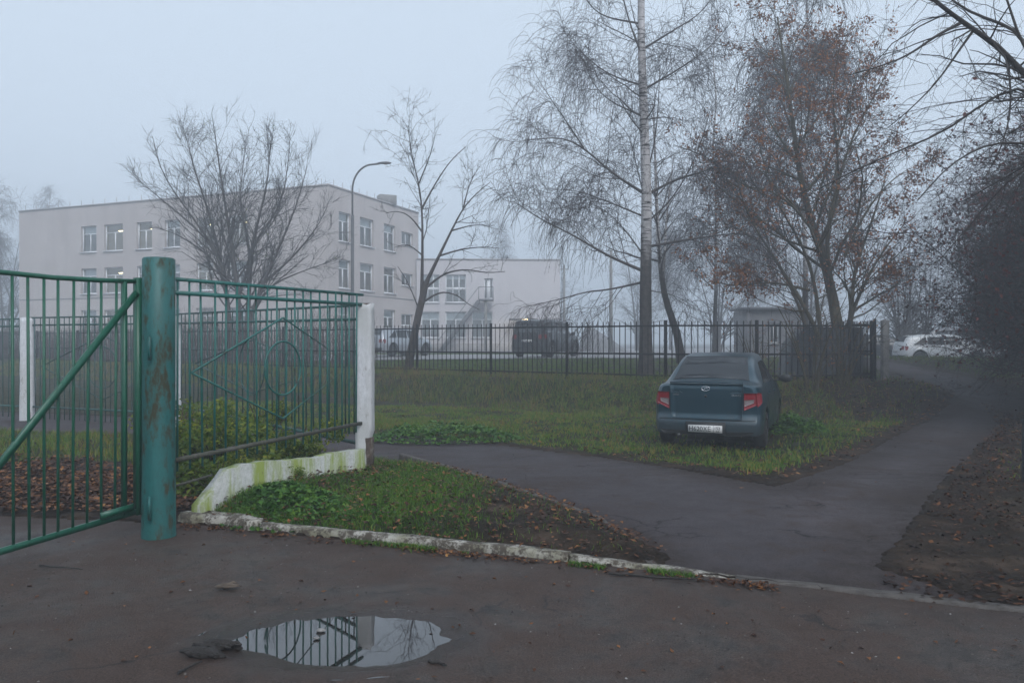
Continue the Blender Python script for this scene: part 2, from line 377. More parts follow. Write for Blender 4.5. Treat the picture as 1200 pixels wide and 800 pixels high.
def car_paint(name, base, metallic=.5, dirt=.6, dcol=(.05, .04, .034), rough=.27):
    m, nt, b = newmat(name); g = N(nt)
    tc = g.n('ShaderNodeTexCoord'); sx = g.n('ShaderNodeSeparateXYZ'); g.l(tc.outputs['Object'], sx.inputs[0])
    n = g.noise(tc.outputs['Object'], 3.5, 6, .65)
    f = g.math('ADD', g.math('MULTIPLY', sx.outputs['Z'], -1.5), g.math('MULTIPLY', n, 1.1))
    f = g.ramp(g.math('ADD', f, .55, True), [(.22, 0.04*dirt), (.6, dirt)])
    g.l(g.mix(f, base, dcol), b.inputs['Base Color']); g.l(g.ramp(f, [(0, rough), (.6, .8)]), b.inputs['Roughness'])
    g.l(g.math('MULTIPLY', g.math('SUBTRACT', 1.0, f), metallic), b.inputs['Metallic'])
    b.inputs['Coat Weight'].default_value = .45; b.inputs['Coat Roughness'].default_value = .1
    return m
def plain(name, c, rough=.5, metallic=0, spec=.5, em=0):
    m, nt, b = newmat(name); g = N(nt); f = g.noise(g.coord('object'), 30, 3)
    g.l(g.ramp(f, [(.3, tuple(x*.88 for x in c)), (.7, tuple(min(1, x*1.1) for x in c))]), b.inputs['Base Color'])
    b.inputs['Roughness'].default_value = rough; b.inputs['Metallic'].default_value = metallic; b.inputs['Specular IOR Level'].default_value = spec
    return m
M['teal'] = car_paint('dark_teal_metallic', (.006, .040, .060), .4, .4)
M['darkcar'] = car_paint('dark_grey_metallic', (.006, .009, .013), .2, .3, (.015, .014, .014))
M['silver'] = car_paint('silver_metallic', (.36, .38, .41), .6, .3)
M['whitecar'] = car_paint('white_paint', (.62, .64, .66), .0, .35)
M['greyvan'] = car_paint('grey_van_paint', (.22, .23, .25), .1, .3)
M['glassfar'] = plain('pale_reflecting_glass', (.06, .07, .08), .08, 0, .9)
M['glass'] = plain('tinted_glass', (.008, .011, .015), .05, 0, .5)
M['tyre'] = plain('tyre_rubber', (.014, .013, .013), .9)
M['rim'] = plain('dull_alloy', (.09, .09, .09), .5, .7)
M['chrome'] = plain('chrome', (.6, .61, .63), .15, 1)
M['red'] = plain('red_lens', (.20, .008, .014), .2)
M['clear'] = plain('clear_lens', (.22, .18, .18), .15)
M['plastic'] = plain('black_plastic', (.016, .017, .019), .6)
M['plate'] = plain('number_plate_white', (.55, .54, .53), .4)
M['ink'] = plain('plate_ink', (.012, .012, .013), .6)
M['seam'] = plain('panel_gap', (.004, .005, .006), .9)
def water():
    m, nt, b = newmat('puddle_water'); g = N(nt)
    b.inputs['Base Color'].default_value = (.016, .014, .013, 1); b.inputs['Roughness'].default_value = .015
    b.inputs['IOR'].default_value = 1.33; b.inputs['Coat Weight'].default_value = .7; b.inputs['Coat Roughness'].default_value = .01
    g.bump(g.noise(g.coord('world'), 5, 2), b, .05, .004); return m
M['water'] = water()
M['wood'] = nmat('wet_dark_wood', [(.3, (.012, .01, .009)), (.7, (.05, .042, .038))], 8, .7, 1, .02, 'object', (1, 8, 1))
M['woodp'] = nmat('pale_splintered_wood', [(.3, (.05, .035, .025)), (.7, (.22, .17, .13))], 12, .8, 1, .02, 'object', (1, 6, 1))

M['crumb'] = island_mat('soil_crumbs_dark', [(0, (.008, .006, .005)), (.7, (.028, .02, .016)), (1, (.06, .045, .035))], .95)
# ------------------------------------------------------------------ ground, drive, path
def turf_density(x, y):
    x = np.asarray(x, float); y = np.asarray(y, float)
    n = fbm(x*.9, y*.9, 21, 4); n2 = fbm(x*3.1, y*3.1, 31, 3)
    sp = sdpoly(x, y, PATH); sd = sdpoly(x, y, DRIVE); sl = sdpoly(x, y, LAWN)
    yf = np.interp(x, FX, FY); d = (yf-y)*.85
    lawn = smooth((n2+.35*n-.38)/.2)*(1-.95*smooth((x+.80+.5*(n2-.5))/.75))
    left = smooth((y-10.3+n*1.6-.8)/.8)
    mead = .35+.65*smooth((n*.5+n2*.5-.36)/.16)
    mead = mead*(1-.55*smooth((x-2.5)/3)*smooth((3.2-d)/1.2))
    mead = np.where((d < 3.4) & (d > 2.6), mead*.45, mead)
    out = np.where(sl > 0, lawn, np.where((x < -2.0) & (y < 17), left*(.4+.6*smooth((n2-.35)/.2)), mead))
    right = (x > np.interp(y, [4, 5.3, 7.3, 9.3, 12.8, 17, 22, 40], [1.8, 2.3, 3.7, 5, 7.5, 10.2, 12.5, 14])) & (y < 24)
    out = np.where(right, .05+.25*smooth((n2-.6)/.1), out)
    out = np.where((x > 7.6) & (y > 17.5) & (y < 26), out*.25, out)
    edge = np.clip((-sp-.05-n2*.45*(x > 2)-.0)/.35, 0, 1)*np.clip((-sd-.08)/.1, 0, 1)
    return out*edge
xs = grid_axis([(-420, -60, 30), (-60, -14, 1.5), (-14, -7, .3), (-7, 8, .06), (8, 16, .18), (16, 60, 1.5), (60, 420, 30)])
ys = grid_axis([(-30, -3, 2), (-3, 3.4, .4), (3.4, 12, .06), (12, 26, .18), (26, 60, .8), (60, 160, 4), (160, 420, 30)])
def gz(X, Y):
    z = ground_h(X, Y); sp = sdpoly(X, Y, PATH)+wob(X, Y, .035, 5)*(Y < 16); sd = sdpoly(X, Y, DRIVE)
    dep = np.where(Y < 14, .07, .10)
    z = np.where(sp > .03, h0(X, Y)-dep, z); z = np.where(sd > .03, h0(X, Y)-.09, z); return z
V, Q = grid_mesh(xs, ys, gz)
me = npmesh('ground', V, Q, M['ground'], True)
at = me.attributes.new('turf', 'FLOAT', 'POINT'); at.data.foreach_set('value', np.clip(turf_density(V[:, 0], V[:, 1])*1.1, 0, 1).astype(np.float32))
tagit(link('ground', me), kind='structure')
# driveway with a shallow hollow that holds the puddle
def pudf(X, Y): return 1-np.sqrt(((X-PUD[0])/PUD[2])**2+((Y-PUD[1])/PUD[3])**2)+(fbm(X*3.2, Y*3.2, 77, 3)-.5)*.55+(fbm(X*11, Y*11, 79, 3)-.5)*.16
def dz(X, Y):
    z = (fbm(X*1.6, Y*1.6, 41, 4)-.5)*.022+(fbm(X*9, Y*9, 43, 2)-.5)*.004
    p = pudf(X, Y); k = smooth((p+.5)/.5)
    return z*(1-k)+np.clip(p, -.5, .5)*-.05*k
xs = grid_axis([(-30, -5, .8), (-5, -2.2, .06), (-2.2, .8, .025), (.8, 4.4, .06), (4.4, 30, .8)])
ys = grid_axis([(-12, 3, .6), (3, 5.2, .025), (5.2, 10.4, .06)])
def keepd(X, Y): return sdpoly(X, Y, DRIVE)+wob(X, Y, .02, 6) > 0
V, Q = grid_mesh(xs, ys, dz, keepd)
me = npmesh('driveway', V, Q, M['drive'], True)
at = me.attributes.new('dirt', 'FLOAT', 'POINT'); kd = np.abs(sdpoly(V[:, 0], V[:, 1], DRIVE)); at.data.foreach_set('value', (1-smooth((kd-.05)/.55)).astype(np.float32))
at = me.attributes.new('wet', 'FLOAT', 'POINT'); at.data.foreach_set('value', smooth((pudf(V[:, 0], V[:, 1])+.55+.25*(fbm(V[:, 0]*5, V[:, 1]*5, 7, 3)-.5))/.5).astype(np.float32))
tagit(link('driveway', me), kind='structure')
a = np.arange(72)*2*pi/72
pv = np.stack([PUD[0]+PUD[2]*1.35*np.cos(a), PUD[1]+PUD[3]*1.35*np.sin(a), np.full(72, -.0035)], 1)
pv = np.vstack([pv, [[PUD[0], PUD[1], -.0035]]])
me = npmesh('puddle', pv, [np.array([[i, (i+1) % 72, 72] for i in range(72)])], M['water'])
tagit(link('puddle', me), kind='structure')
# asphalt path
xs = grid_axis([(-40, -7, .6), (-7, 0, .08), (0, 6.5, .04), (6.5, 9, .08), (9, 22, .2)]); ys = grid_axis([(4.4, 10, .04), (10, 13, .08), (13, 42, .2)])
def pz(X, Y): return h0(X, Y)+(fbm(X*.7, Y*.7, 51, 2)-.5)*.008
def keepp(X, Y): return sdpoly(X, Y, PATH)+wob(X, Y, .06, 5, 8)*smooth((X-1)/1.5) > -.0
V, Q = grid_mesh(xs, ys, pz, keepp)
# the mouth of the path laps over the driveway edge, ending ragged
me = npmesh('path', V, Q, M['path'], True)
at = me.attributes.new('dirt', 'FLOAT', 'POINT'); kd = np.maximum(sdpoly(V[:, 0], V[:, 1], PATH), 0); at.data.foreach_set('value', (1-smooth((kd-.02)/(.30+.5*smooth((V[:, 0]-1)/2)))).astype(np.float32))
o = link('path', me); tagit(o, kind='structure')
sol = o.modifiers.new('thick', 'SOLIDIFY'); sol.thickness = .05; sol.offset = -1
# road and far strip on the plateau
def strip(name, pts_n, pts_f, m, dz_):
    mb = []; n = len(pts_n)
    for p in list(pts_n)+list(pts_f): mb.append((p[0], p[1], float(h0(p[0], p[1]))+dz_))
    me = npmesh(name, mb, [np.array([[i, i+1, n+i+1, n+i] for i in range(n-1)])], m)
    return tagit(link(name, me), kind='structure')
rx = np.linspace(-60, 11, 40)
strip('road', [(x, max(np.interp(x, FX, FY)+6, 36.5)) for x in rx], [(x, max(np.interp(x, FX, FY)+6, 36.5)+9.5) for x in rx], M['road'], .10)
rx = np.linspace(-60, 60, 61)
strip('yard', [(x, 53.5+.0*x if x > -12 else 53.5-(x+12)*.42) for x in rx], [(x, 120) for x in rx], M['road'], .10)

# ------------------------------------------------------------------ kerbs
def kerb_run(name, pts, w, zb, zt, mat, seed, label=None, cat=None, seg=.07, rag=.015, ze=None):
    pts = np.array(pts, float); L = np.concatenate([[0], np.cumsum(np.hypot(*np.diff(pts, axis=0).T))])
    n = max(3, int(L[-1]/seg)); t = np.linspace(0, L[-1], n)
    x = np.interp(t, L, pts[:, 0]); y = np.interp(t, L, pts[:, 1])
    tx = np.gradient(x); ty = np.gradient(y); q = np.hypot(tx, ty); nx, ny = -ty/q, tx/q
    r = lambda s, a: a*(fbm(t*4, t*0+s, seed, 3)-.5)*2
    zt = np.linspace(zt, zt if ze is None else ze, n)
    prof = [(-.5, 0), (-.5, .75), (-.38, 1), (.38, 1), (.5, .8), (.5, 0)]
    V = []
    for k, (u, vv) in enumerate(prof):
        off = u*w+r(k*3.1, rag); z = zb+(zt-zb)*vv+(r(k*2.3+9, rag*.8) if vv > 0 else 0)
        V.append(np.stack([x+nx*off, y+ny*off, z if np.ndim(z) else np.full(n, z)], 1))
    V = np.stack(V, 1).reshape(-1, 3); k = len(prof)
    q4 = [[i*k+j, i*k+j+1, (i+1)*k+j+1, (i+1)*k+j] for i in range(n-1) for j in range(k-1)]
    q6 = np.array([list(range(k))[::-1], [(n-1)*k+j for j in range(k)]])
    me = npmesh(name, V, [np.array(q4), q6], mat); o = link(name, me)
    return tagit(o, label, cat, kind=None if label else 'structure')
kerb_run('kerb', [(-2.12, 6.80), (-1.4, 6.52), (-.4, 6.15), (.42, 5.84)], .105, -.05, .06, M['kerbw'], 1)
kerb_run('kerb_worn', [(.43, 5.838), (1.05, 5.60), (1.5, 5.40), (2.1, 5.14)], .10, -.05, .045, M['kerbw'], 2, rag=.014, ze=-.02)
kerb_run('kerb_sunk', [(1.52, 5.40), (3.0, 4.77), (4.2, 4.27), (5.6, 3.66)], .12, -.05, .012, M['kerbg'], 3, rag=.008)
kerb_run('kerb_stone', [(-2.92, 7.10), (-2.5, 6.98), (-2.16, 6.80)], .15, -.04, .085, M['kerbw'], 5, 'broken white kerb piece lying at the foot of the teal gate post', 'kerb stone', rag=.03)
kerb_run('path_edging', [G(470, 541), G(530, 553), G(600, 572), G(700, 608), (1.0, 5.66)], .075, -.05, .028, M['kerbg'], 6, rag=.008)

# ------------------------------------------------------------------ grass and leaves
def blades(name, x, y, hgt, wid, mat, lean=.5, label='', cat='grass', z=None):
    n = len(x); z = ground_h(x, y)-.012 if z is None else z
    a = rng.uniform(0, 2*pi, n); b = rng.uniform(0, 2*pi, n); l = rng.uniform(.1, lean, n)*hgt
    hh = hgt*rng.uniform(.5, 1.15, n)
    ux, uy = np.cos(a)*wid/2, np.sin(a)*wid/2; lx, ly = np.cos(b)*l, np.sin(b)*l
    P = np.stack([x, y, z], 1)
    v0 = P+np.stack([-ux, -uy, 0*x], 1); v1 = P+np.stack([ux, uy, 0*x], 1)
    m0 = P+np.stack([lx*.35+ux*.7, ly*.35+uy*.7, hh*.6], 1); m1 = P+np.stack([lx*.35-ux*.7, ly*.35-uy*.7, hh*.6], 1)
    t = P+np.stack([lx*1.15, ly*1.15, hh], 1)
    V = np.stack([v0, v1, m0, m1, t], 1).reshape(-1, 3); i = np.arange(n)*5
    me = npmesh(name, V, [np.stack([i, i+1, i+2, i+3], 1), np.stack([i+3, i+2, i+4], 1)], mat)
    return tagit(link(name, me), label, cat, kind='stuff')
def scatter(x0, x1, y0, y1, per_m2, dens=turf_density, clump=True):
    n = int((x1-x0)*(y1-y0)*per_m2)
    x = rng.uniform(x0, x1, n); y = rng.uniform(y0, y1, n)
    # view wedge only, with a margin for a side step
    k = np.abs(x) < .72*y+2.0
    x, y = x[k], y[k]
    d = dens(x, y)
    if clump: d = d*(.35+.9*smooth((vnoise(x*7, y*7, 3)-.25)/.4))
    k = rng.uniform(0, 1, len(x)) < d; return x[k], y[k]
x, y = scatter(-3.2, 1.6, 5.5, 10.6, 5200); k = sdpoly(x, y, LAWN) > .02; x, y = x[k], y[k]
blades('lawn_grass', x, y, .035+.075*vnoise(x*1.7, y*1.7, 8), .006, M['g_lawn'], .9, 'short damp green grass inside the white kerb')
x, y = scatter(-9.5, -1.6, 7.4, 17, 1100); k = sdpoly(x, y, LAWN) < 0; x, y = x[k], y[k]
blades('verge_grass', x, y, .06+.10*vnoise(x, y, 8), .008, M['g_mead'], .8, 'grass strip behind the open green gate')
x, y = scatter(-8, 14, 9, 21, 750)
k = ~((x < -1.8) & (y < 15.2)) & (((x-3.9)/1.9)**2+((y-14.2)/3.0)**2 > .9*rng.uniform(0, 1.2, len(x))) & (sdpoly(x, y, LAWN) < 0); x, y = x[k], y[k]
blades('meadow_grass', x, y, .04+.11*vnoise(x*1.6, y*1.6, 12)**1.5, .016, M['g_mead'], .9, 'mixed green and straw coloured grass around the parked teal sedan')
x, y = scatter(-26, 11, 17.5, 44, 260)
k = (np.interp(x, FX, FY)-y)*.85 < 3.2
k &= (np.interp(x, FX, FY)-y) > -1.2; x, y = x[k], y[k]
blades('bank_grass', x, y, .12+.16*vnoise(x*.6, y*.6, 14), .018, M['g_bank'], .8, 'rough grass on the bank below the black fence')
x, y = scatter(-24, 24, 21, 37, 90); k = (np.interp(x, FX, FY)-y) < -1
x, y = x[k], y[k]; blades('roadside_grass', x, y, .10+.06*vnoise(x, y, 15), .03, M['g_far'], .8, 'green roadside verge between black fence and road')
x, y = scatter(-34, 20, 46.5, 53, 60); blades('school_grass', x, y, .12+0*x, .04, M['g_far'], .8, 'thin grass strip beyond the road before the school')
x, y = scatter(11, 30, 26, 44, 40); blades('parking_grass', x, y, .14+0*x, .03, M['g_bank'], .8, 'dull grass in front of the parked white crossover')

def leaves(name, C, size, mat, parent=None, label=None, cat=None, flat=0.0, kind=None, asp=.6, curl=.25):
    """diamond leaves with a folded midrib at centres C"""
    n = len(C); s = size*rng.uniform(.6, 1.3, n)
    d = rng.normal(size=(n, 3)); d[:, 2] *= (1-flat); d /= np.linalg.norm(d, axis=1)[:, None]
    r = rng.normal(size=(n, 3)); 
    if flat: r = r*(1-flat)+np.array([0, 0, 1.])*flat*2
    u = np.cross(d, r); u /= np.linalg.norm(u, axis=1)[:, None]+1e-9; nn = np.cross(u, d)
    s = s[:, None]
    a = C-d*s*.5; b = C+d*s*.5; m = C+d*s*.05; up = nn*s*curl*rng.uniform(-.3, 1, n)[:, None]
    l = m+u*s*asp*.5+up; q = m-u*s*asp*.5+up
    V = np.stack([a, q, b, l], 1).reshape(-1, 3); i = np.arange(n)*4
    # two triangles folded along the midrib
    me = npmesh(name, V, [np.stack([i, i+1, i+2], 1), np.stack([i, i+2, i+3], 1)], mat)
    if parent is not None: me.transform(parent.matrix_basis.inverted())
    o = link(name, me, parent)
    return tagit(o, label, cat, kind=kind)
def litter(name, x, y, size, label, zlift=.012, mat='leaf_litter'):
    isd = sdpoly(x, y, DRIVE) > 0; isp = sdpoly(x, y, PATH) > 0
    z = np.where(isd, dz(x, y), np.where(isp, pz(x, y), ground_h(x, y)))+zlift*rng.uniform(.4, 1.6, len(x))
    leaves(name, np.stack([x, y, z], 1), size, M[mat], None, label, 'leaves', .8, 'stuff', .65, .3)
def rnd(x0, x1, y0, y1, n): return rng.uniform(x0, x1, n), rng.uniform(y0, y1, n)
x, y = rnd(-8, -2.9, 7.2, 11.4, 15000); k = rng.uniform(0, 1, len(x)) < np.clip(1.2-(y-8.9)*.6+(fbm(x, y, 5)-.5)*1.6, .0, 1)*np.clip((y-7.3+.3*(x+4.7)*.12)*4, 0, 1)*(sdpoly(x, y, DRIVE) < .0)
litter('leaf_pile', x[k], y[k], .075, 'thick brown leaf carpet behind the open green gate', .03)
x, y = rnd(-3, 1.4, 5.4, 10, 6000); k = (sdpoly(x, y, LAWN) > 0); litter('lawn_leaves', x[k], y[k], .045, 'scattered brown leaves on the lawn inside the white kerb', .045)
t = rng.uniform(0, 1, 1500); x = -2.9+4.6*t+rng.normal(0, .03, 1500); y = np.interp(x, [-2.9, 1.07, 3.05], [6.96, 5.47, 4.66])-np.abs(rng.normal(0, .07, 1500))
k = rng.uniform(0, 1, 1500) < .25+.75*(fbm(x*2, y*2, 6) > .5); litter('kerbside_leaves', x[k], y[k], .036, 'brown leaves gathered along the foot of the white kerb', .012)
x, y = rnd(-4.5, 4, 3, 6.9, 420); k = (sdpoly(x, y, DRIVE) > .05); litter('driveway_leaves', x[k], y[k], .034, 'odd leaves lying on the damp driveway', .008)
x, y = rnd(1.8, 12, 4, 22, 52000)
xr_ = np.interp(y, [4, 5.3, 7.3, 9.3, 12.8, 17, 22], [2.4, 2.45, 3.8, 5.2, 7.6, 10.3, 12.8])
k = (x > xr_) & (x < xr_+5) & (sdpoly(x, y, DRIVE) < 0) & (rng.uniform(0, 1, len(x)) < .22+.78*smooth((fbm(x*1.4, y*1.4, 61)-.36)/.15)); litter('wood_edge_leaves', x[k], y[k], .05, 'dark leaf litter on the muddy ground right of the path', .016, 'leaf_shaded')
x, y = rnd(-3, 12, 9, 21, 22000); sp = -sdpoly(x, y, PATH); yf = np.interp(x, FX, FY)
k = (sp > 0) & (sdpoly(x, y, LAWN) < 0) & ((rng.uniform(0, 1, len(x)) < np.clip(np.clip(.5-sp*.75, 0, 1)*(x > 1), .07, 1)) | ((x > 3) & (yf-y < 3.2) & (yf-y > 0) & (rng.uniform(0, 1, len(x)) < .8)))
litter('meadow_leaves', x[k], y[k], .075, 'fallen leaves along the grass edge and under the brown leaved tree', .05)
x, y = rnd(2, 10, 6, 16, 90); k = sdpoly(x, y, PATH) > .05; litter('path_leaves', x[k], y[k], .05, 'a few leaves lying on the asphalt path', .008)

t = rng.uniform(0, 1, 5200); x = -2.95+4.2*t+rng.normal(0, .02, 5200); y = np.interp(x, [-2.9, 1.07, 3.05], [6.98, 5.49, 4.68])-np.abs(rng.normal(0, .035, 5200))
k = fbm(x*2.2, x*0, 16, 3) > .60; x, y = x[k], y[k]
blades('kerb_grass', x, y, .02+.035*vnoise(x*4, y*4, 8), .006, M['g_lawn'], .9, 'thin tufts of grass growing along the foot of the white kerb', z=dz(x, y))
def pebbles(name, x, y, z, size, mat, label):
    n = len(x); s = (size*rng.uniform(.4, 1.5, n)**1.5)[:, None]
    T_ = np.array([[1, 0, 0], [-.5, .87, 0], [-.5, -.87, 0], [0, 0, .75], [.2, .1, .75]]); P = np.stack([x, y, z], 1)
    V = []
    for q in ([1, 0, -.2], [0, 1, -.2], [-1, 0, -.2], [0, -1, -.2], [0, 0, .6]): 
        d = np.array(q)+rng.normal(0, .25, (n, 3)); V.append(P+d*s)
    V = np.stack(V, 1).reshape(-1, 3); i = np.arange(n)*5
    F_ = np.concatenate([np.stack([i, i+1, i+4], 1), np.stack([i+1, i+2, i+4], 1), np.stack([i+2, i+3, i+4], 1), np.stack([i+3, i, i+4], 1)])
    return tagit(link(name, npmesh(name, V, [F_], mat)), label, 'grit', kind='stuff')
M['grit'] = island_mat('grit_stones', [(0, (.02, .017, .015)), (.6, (.07, .06, .055)), (.93, (.14, .125, .11)), (1, (.30, .29, .28))], .85)
x, y = rnd(-4.2, 4, 3.0, 7.0, 9000); k = (sdpoly(x, y, DRIVE) > .03) & (rng.uniform(0, 1, 9000) < .15+smooth((fbm(x*1.5, y*1.5, 91)-.45)/.15)) & (pudf(x, y) < -.1); x, y = x[k], y[k]
pebbles('driveway_grit', x, y, dz(x, y), .0048, M['grit'], 'loose grit scattered over the muddy driveway')
x, y = rnd(-3, 8, 5.2, 12, 16000); k = (sdpoly(x, y, DRIVE) < 0) & (sdpoly(x, y, PATH) < -.03) & (turf_density(x, y) < .4); x, y = x[k], y[k]
pebbles('soil_crumbs', x, y, ground_h(x, y), .010, M['crumb'], 'crumbs of dark soil beside the path')
x, y = rnd(.4, 9, 5.2, 13, 5000); sp = sdpoly(x, y, PATH); k = (sp > 0) & (sp < .35*rng.uniform(0, 1, 5000)**2) & (x > 1.2); x, y = x[k], y[k]
pebbles('path_crumbs', x, y, pz(x, y), .008, M['crumb'], 'soil crumbs scattered on the ragged path edge')
# nettles under the plinth, shrubs behind the fence
def weed_patch(name, c, rx_, ry_, hmax, n, size, mat, label):
    a = rng.uniform(0, 2*pi, n); r = np.sqrt(rng.uniform(0, 1, n))
    x = c[0]+rx_*r*np.cos(a); y = c[1]+ry_*r*np.sin(a)
    hh = hmax*np.clip(1.05-r**2, .15, 1)*(.5+.8*vnoise(x*5, y*5, 4))
    z = ground_h(x, y)+hh*rng.uniform(.2, 1, n)**.5
    leaves(name, np.stack([x, y, z], 1), size, mat, None, label, 'weeds', .55, 'stuff', .75, .3)
weed_patch('nettles', (-2.02, 7.35), .52, .5, .12, 2600, .06, M['nettle'], 'bright green nettles under the mossy white plinth')
weed_patch('lawn_weeds', (-1.75, 6.95), .8, .35, .06, 500, .045, M['nettle'], 'low broad leaved weeds in the lawn near the white kerb')
weed_patch('tussock_weeds', (-1.2, 13.9), 1.4, .8, .3, 2200, .07, M['nettle'], 'leafy green tussock on the meadow beyond the path bend')
weed_patch('ivy_clump', (5.2, 15.0), .75, .5, .40, 2600, .07, M['nettle'], 'bright green leafy clump on the grass right of the teal sedan')

# ------------------------------------------------------------------ trees
def nrm(a): return a/(np.linalg.norm(a, axis=-1, keepdims=True)+1e-9)
def resample(pts, n):
    pts = np.array(pts, float)
    # gentle rounding of the polyline, then even spacing
    for _ in range(2):
        q = [pts[0]]
        for i in range(len(pts)-1): q += [pts[i]*.75+pts[i+1]*.25, pts[i]*.25+pts[i+1]*.75]
        pts = np.array(q+[pts[-1]])
    L = np.concatenate([[0], np.cumsum(np.linalg.norm(np.diff(pts, axis=0), axis=1))])
    t = np.linspace(0, L[-1], n+1)
    return np.stack([np.interp(t, L, pts[:, k]) for k in range(3)], 1)
def limbs(polys, radii, n=14):
    P = np.stack([resample(p, n) for p in polys])
    t = np.linspace(0, 1, n+1)[None]
    t = t**.62; Rr = np.array([r[0] for r in radii])[:, None]*(1-t)+np.array([r[1] for r in radii])[:, None]*t
    return P, Rr
def sprout(P, Rr, per_m, t0, t1, ang, lenf, nseg, wig, grav, rr, rmin, sd=.25, flat=0.0, cap=None, up=0.0):
    """children of every branch in P (N,n+1,3) as one batch"""
    N_, n1, _ = P.shape
    L = np.linalg.norm(np.diff(P, axis=1), axis=2).sum(1)
    cnt = rng.poisson(np.maximum(per_m*L*(t1-t0), 0)); 
    idx = np.repeat(np.arange(N_), cnt); m = len(idx)
    if cap and m > cap: idx = rng.choice(idx, cap, replace=False); m = cap
    if m == 0: return None
    t = rng.uniform(t0, t1, m); f = t*(n1-1); i0 = np.minimum(f.astype(int), n1-2); fr = (f-i0)[:, None]
    p = P[idx, i0]*(1-fr)+P[idx, i0+1]*fr; r0 = Rr[idx, i0]*(1-fr[:, 0])+Rr[idx, i0+1]*fr[:, 0]
    T = nrm(P[idx, i0+1]-P[idx, i0])
    q = rng.normal(size=(m, 3)); q[:, 2] *= (1-flat); q[:, 2] += up; q = nrm(q-T*(q*T).sum(1)[:, None])
    a = np.clip(rng.normal(ang, sd, m), .15, 1.6)[:, None]
    d = nrm(T*np.cos(a)+q*np.sin(a))
    ln = lenf(L[idx], t)*rng.uniform(.55, 1.25, m)
    out = np.zeros((m, nseg+1, 3)); out[:, 0] = p
    for k in range(nseg):
        d = nrm(d+rng.normal(0, wig, (m, 3))+np.array([0, 0, 1.])*grav)
        p = p+d*(ln/nseg)[:, None]; out[:, k+1] = p
    r1 = np.maximum(np.minimum(r0*rr, .06*ln**.9+rmin), rmin)
    ra = np.maximum(r1[:, None]*(1-.75*np.linspace(0, 1, nseg+1)[None]), rmin*.6)
    return out, ra
def tubes(P, Rr, k):
    N_, n1, _ = P.shape
    T = np.gradient(P, axis=1); T = nrm(T)
    mean = nrm(P[:, -1]-P[:, 0]); ref = np.where(np.abs(mean[:, 2:3]) < .75, [[0, 0, 1.]], [[.93, .37, 0]])[:, None]
    U = nrm(np.cross(T, ref)); Wv = np.cross(T, U); a = np.arange(k)*2*pi/k
    V = P[:, :, None]+Rr[:, :, None, None]*(np.cos(a)[None, None, :, None]*U[:, :, None]+np.sin(a)[None, None, :, None]*Wv[:, :, None])
    V = V.reshape(-1, 3)
    b = (np.arange(N_)*n1*k)[:, None, None]; i = np.arange(n1-1)[None, :, None]*k; j = np.arange(k)[None, None]
    j2 = (j+1) % k
    Q = np.stack([b+i+j, b+i+j2, b+i+k+j2, b+i+k+j], -1).reshape(-1, 4)
    return V, Q
def bunch(name, sets, mat, parent, k, kind=None):
    Vs = []; Qs = []; n = 0
    for s in sets:
        if s is None: continue
        kk = k if len(s) < 3 else s[2]
        V, Q = tubes(s[0], s[1], kk); Vs.append(V); Qs.append(Q+n); n += len(V)
    me = npmesh(name, np.vstack(Vs), np.vstack(Qs), mat, True)
    me.transform(parent.matrix_basis.inverted())
    o = link(name, me, parent)
    if kind: o['kind'] = kind
    return o
def px(poly, Y, jy=0.0, seed=0):
    """limb outline at depth Y with its own swing towards / away from the viewer"""
    r = random.Random(seed); s = r.uniform(-1, 1)*jy; n = len(poly); out = []
    for i, (a, b) in enumerate(poly):
        y = Y+s*(i/(n-1))**1.2+(r.uniform(-.15, .15)*jy if i else 0); out.append(W(a, b, y))
    return out
def mindist_leaf(P, n, spread=.03, tmin=.3, cl=1):
    N_, n1, _ = P.shape; i = rng.integers(0, N_, n); t = rng.uniform(tmin, 1, n)*(n1-1); k = np.minimum(t.astype(int), n1-2); f = (t-k)[:, None]
    c = P[i, k]*(1-f)+P[i, k+1]*f
    c = np.repeat(c, cl, 0); return c+rng.normal(0, spread, c.shape)

def copy_tree(root, loc, rz, s, label, group=None):
    c = root.copy(); COL.objects.link(c); c.location = loc; c.rotation_euler = (0, 0, rz); c.scale = (s, s, s*random.uniform(.94, 1.06)); c['label'] = label
    if group: c['group'] = group
    for ch in root.children:
        d = ch.copy(); COL.objects.link(d); d.parent = c
    return c

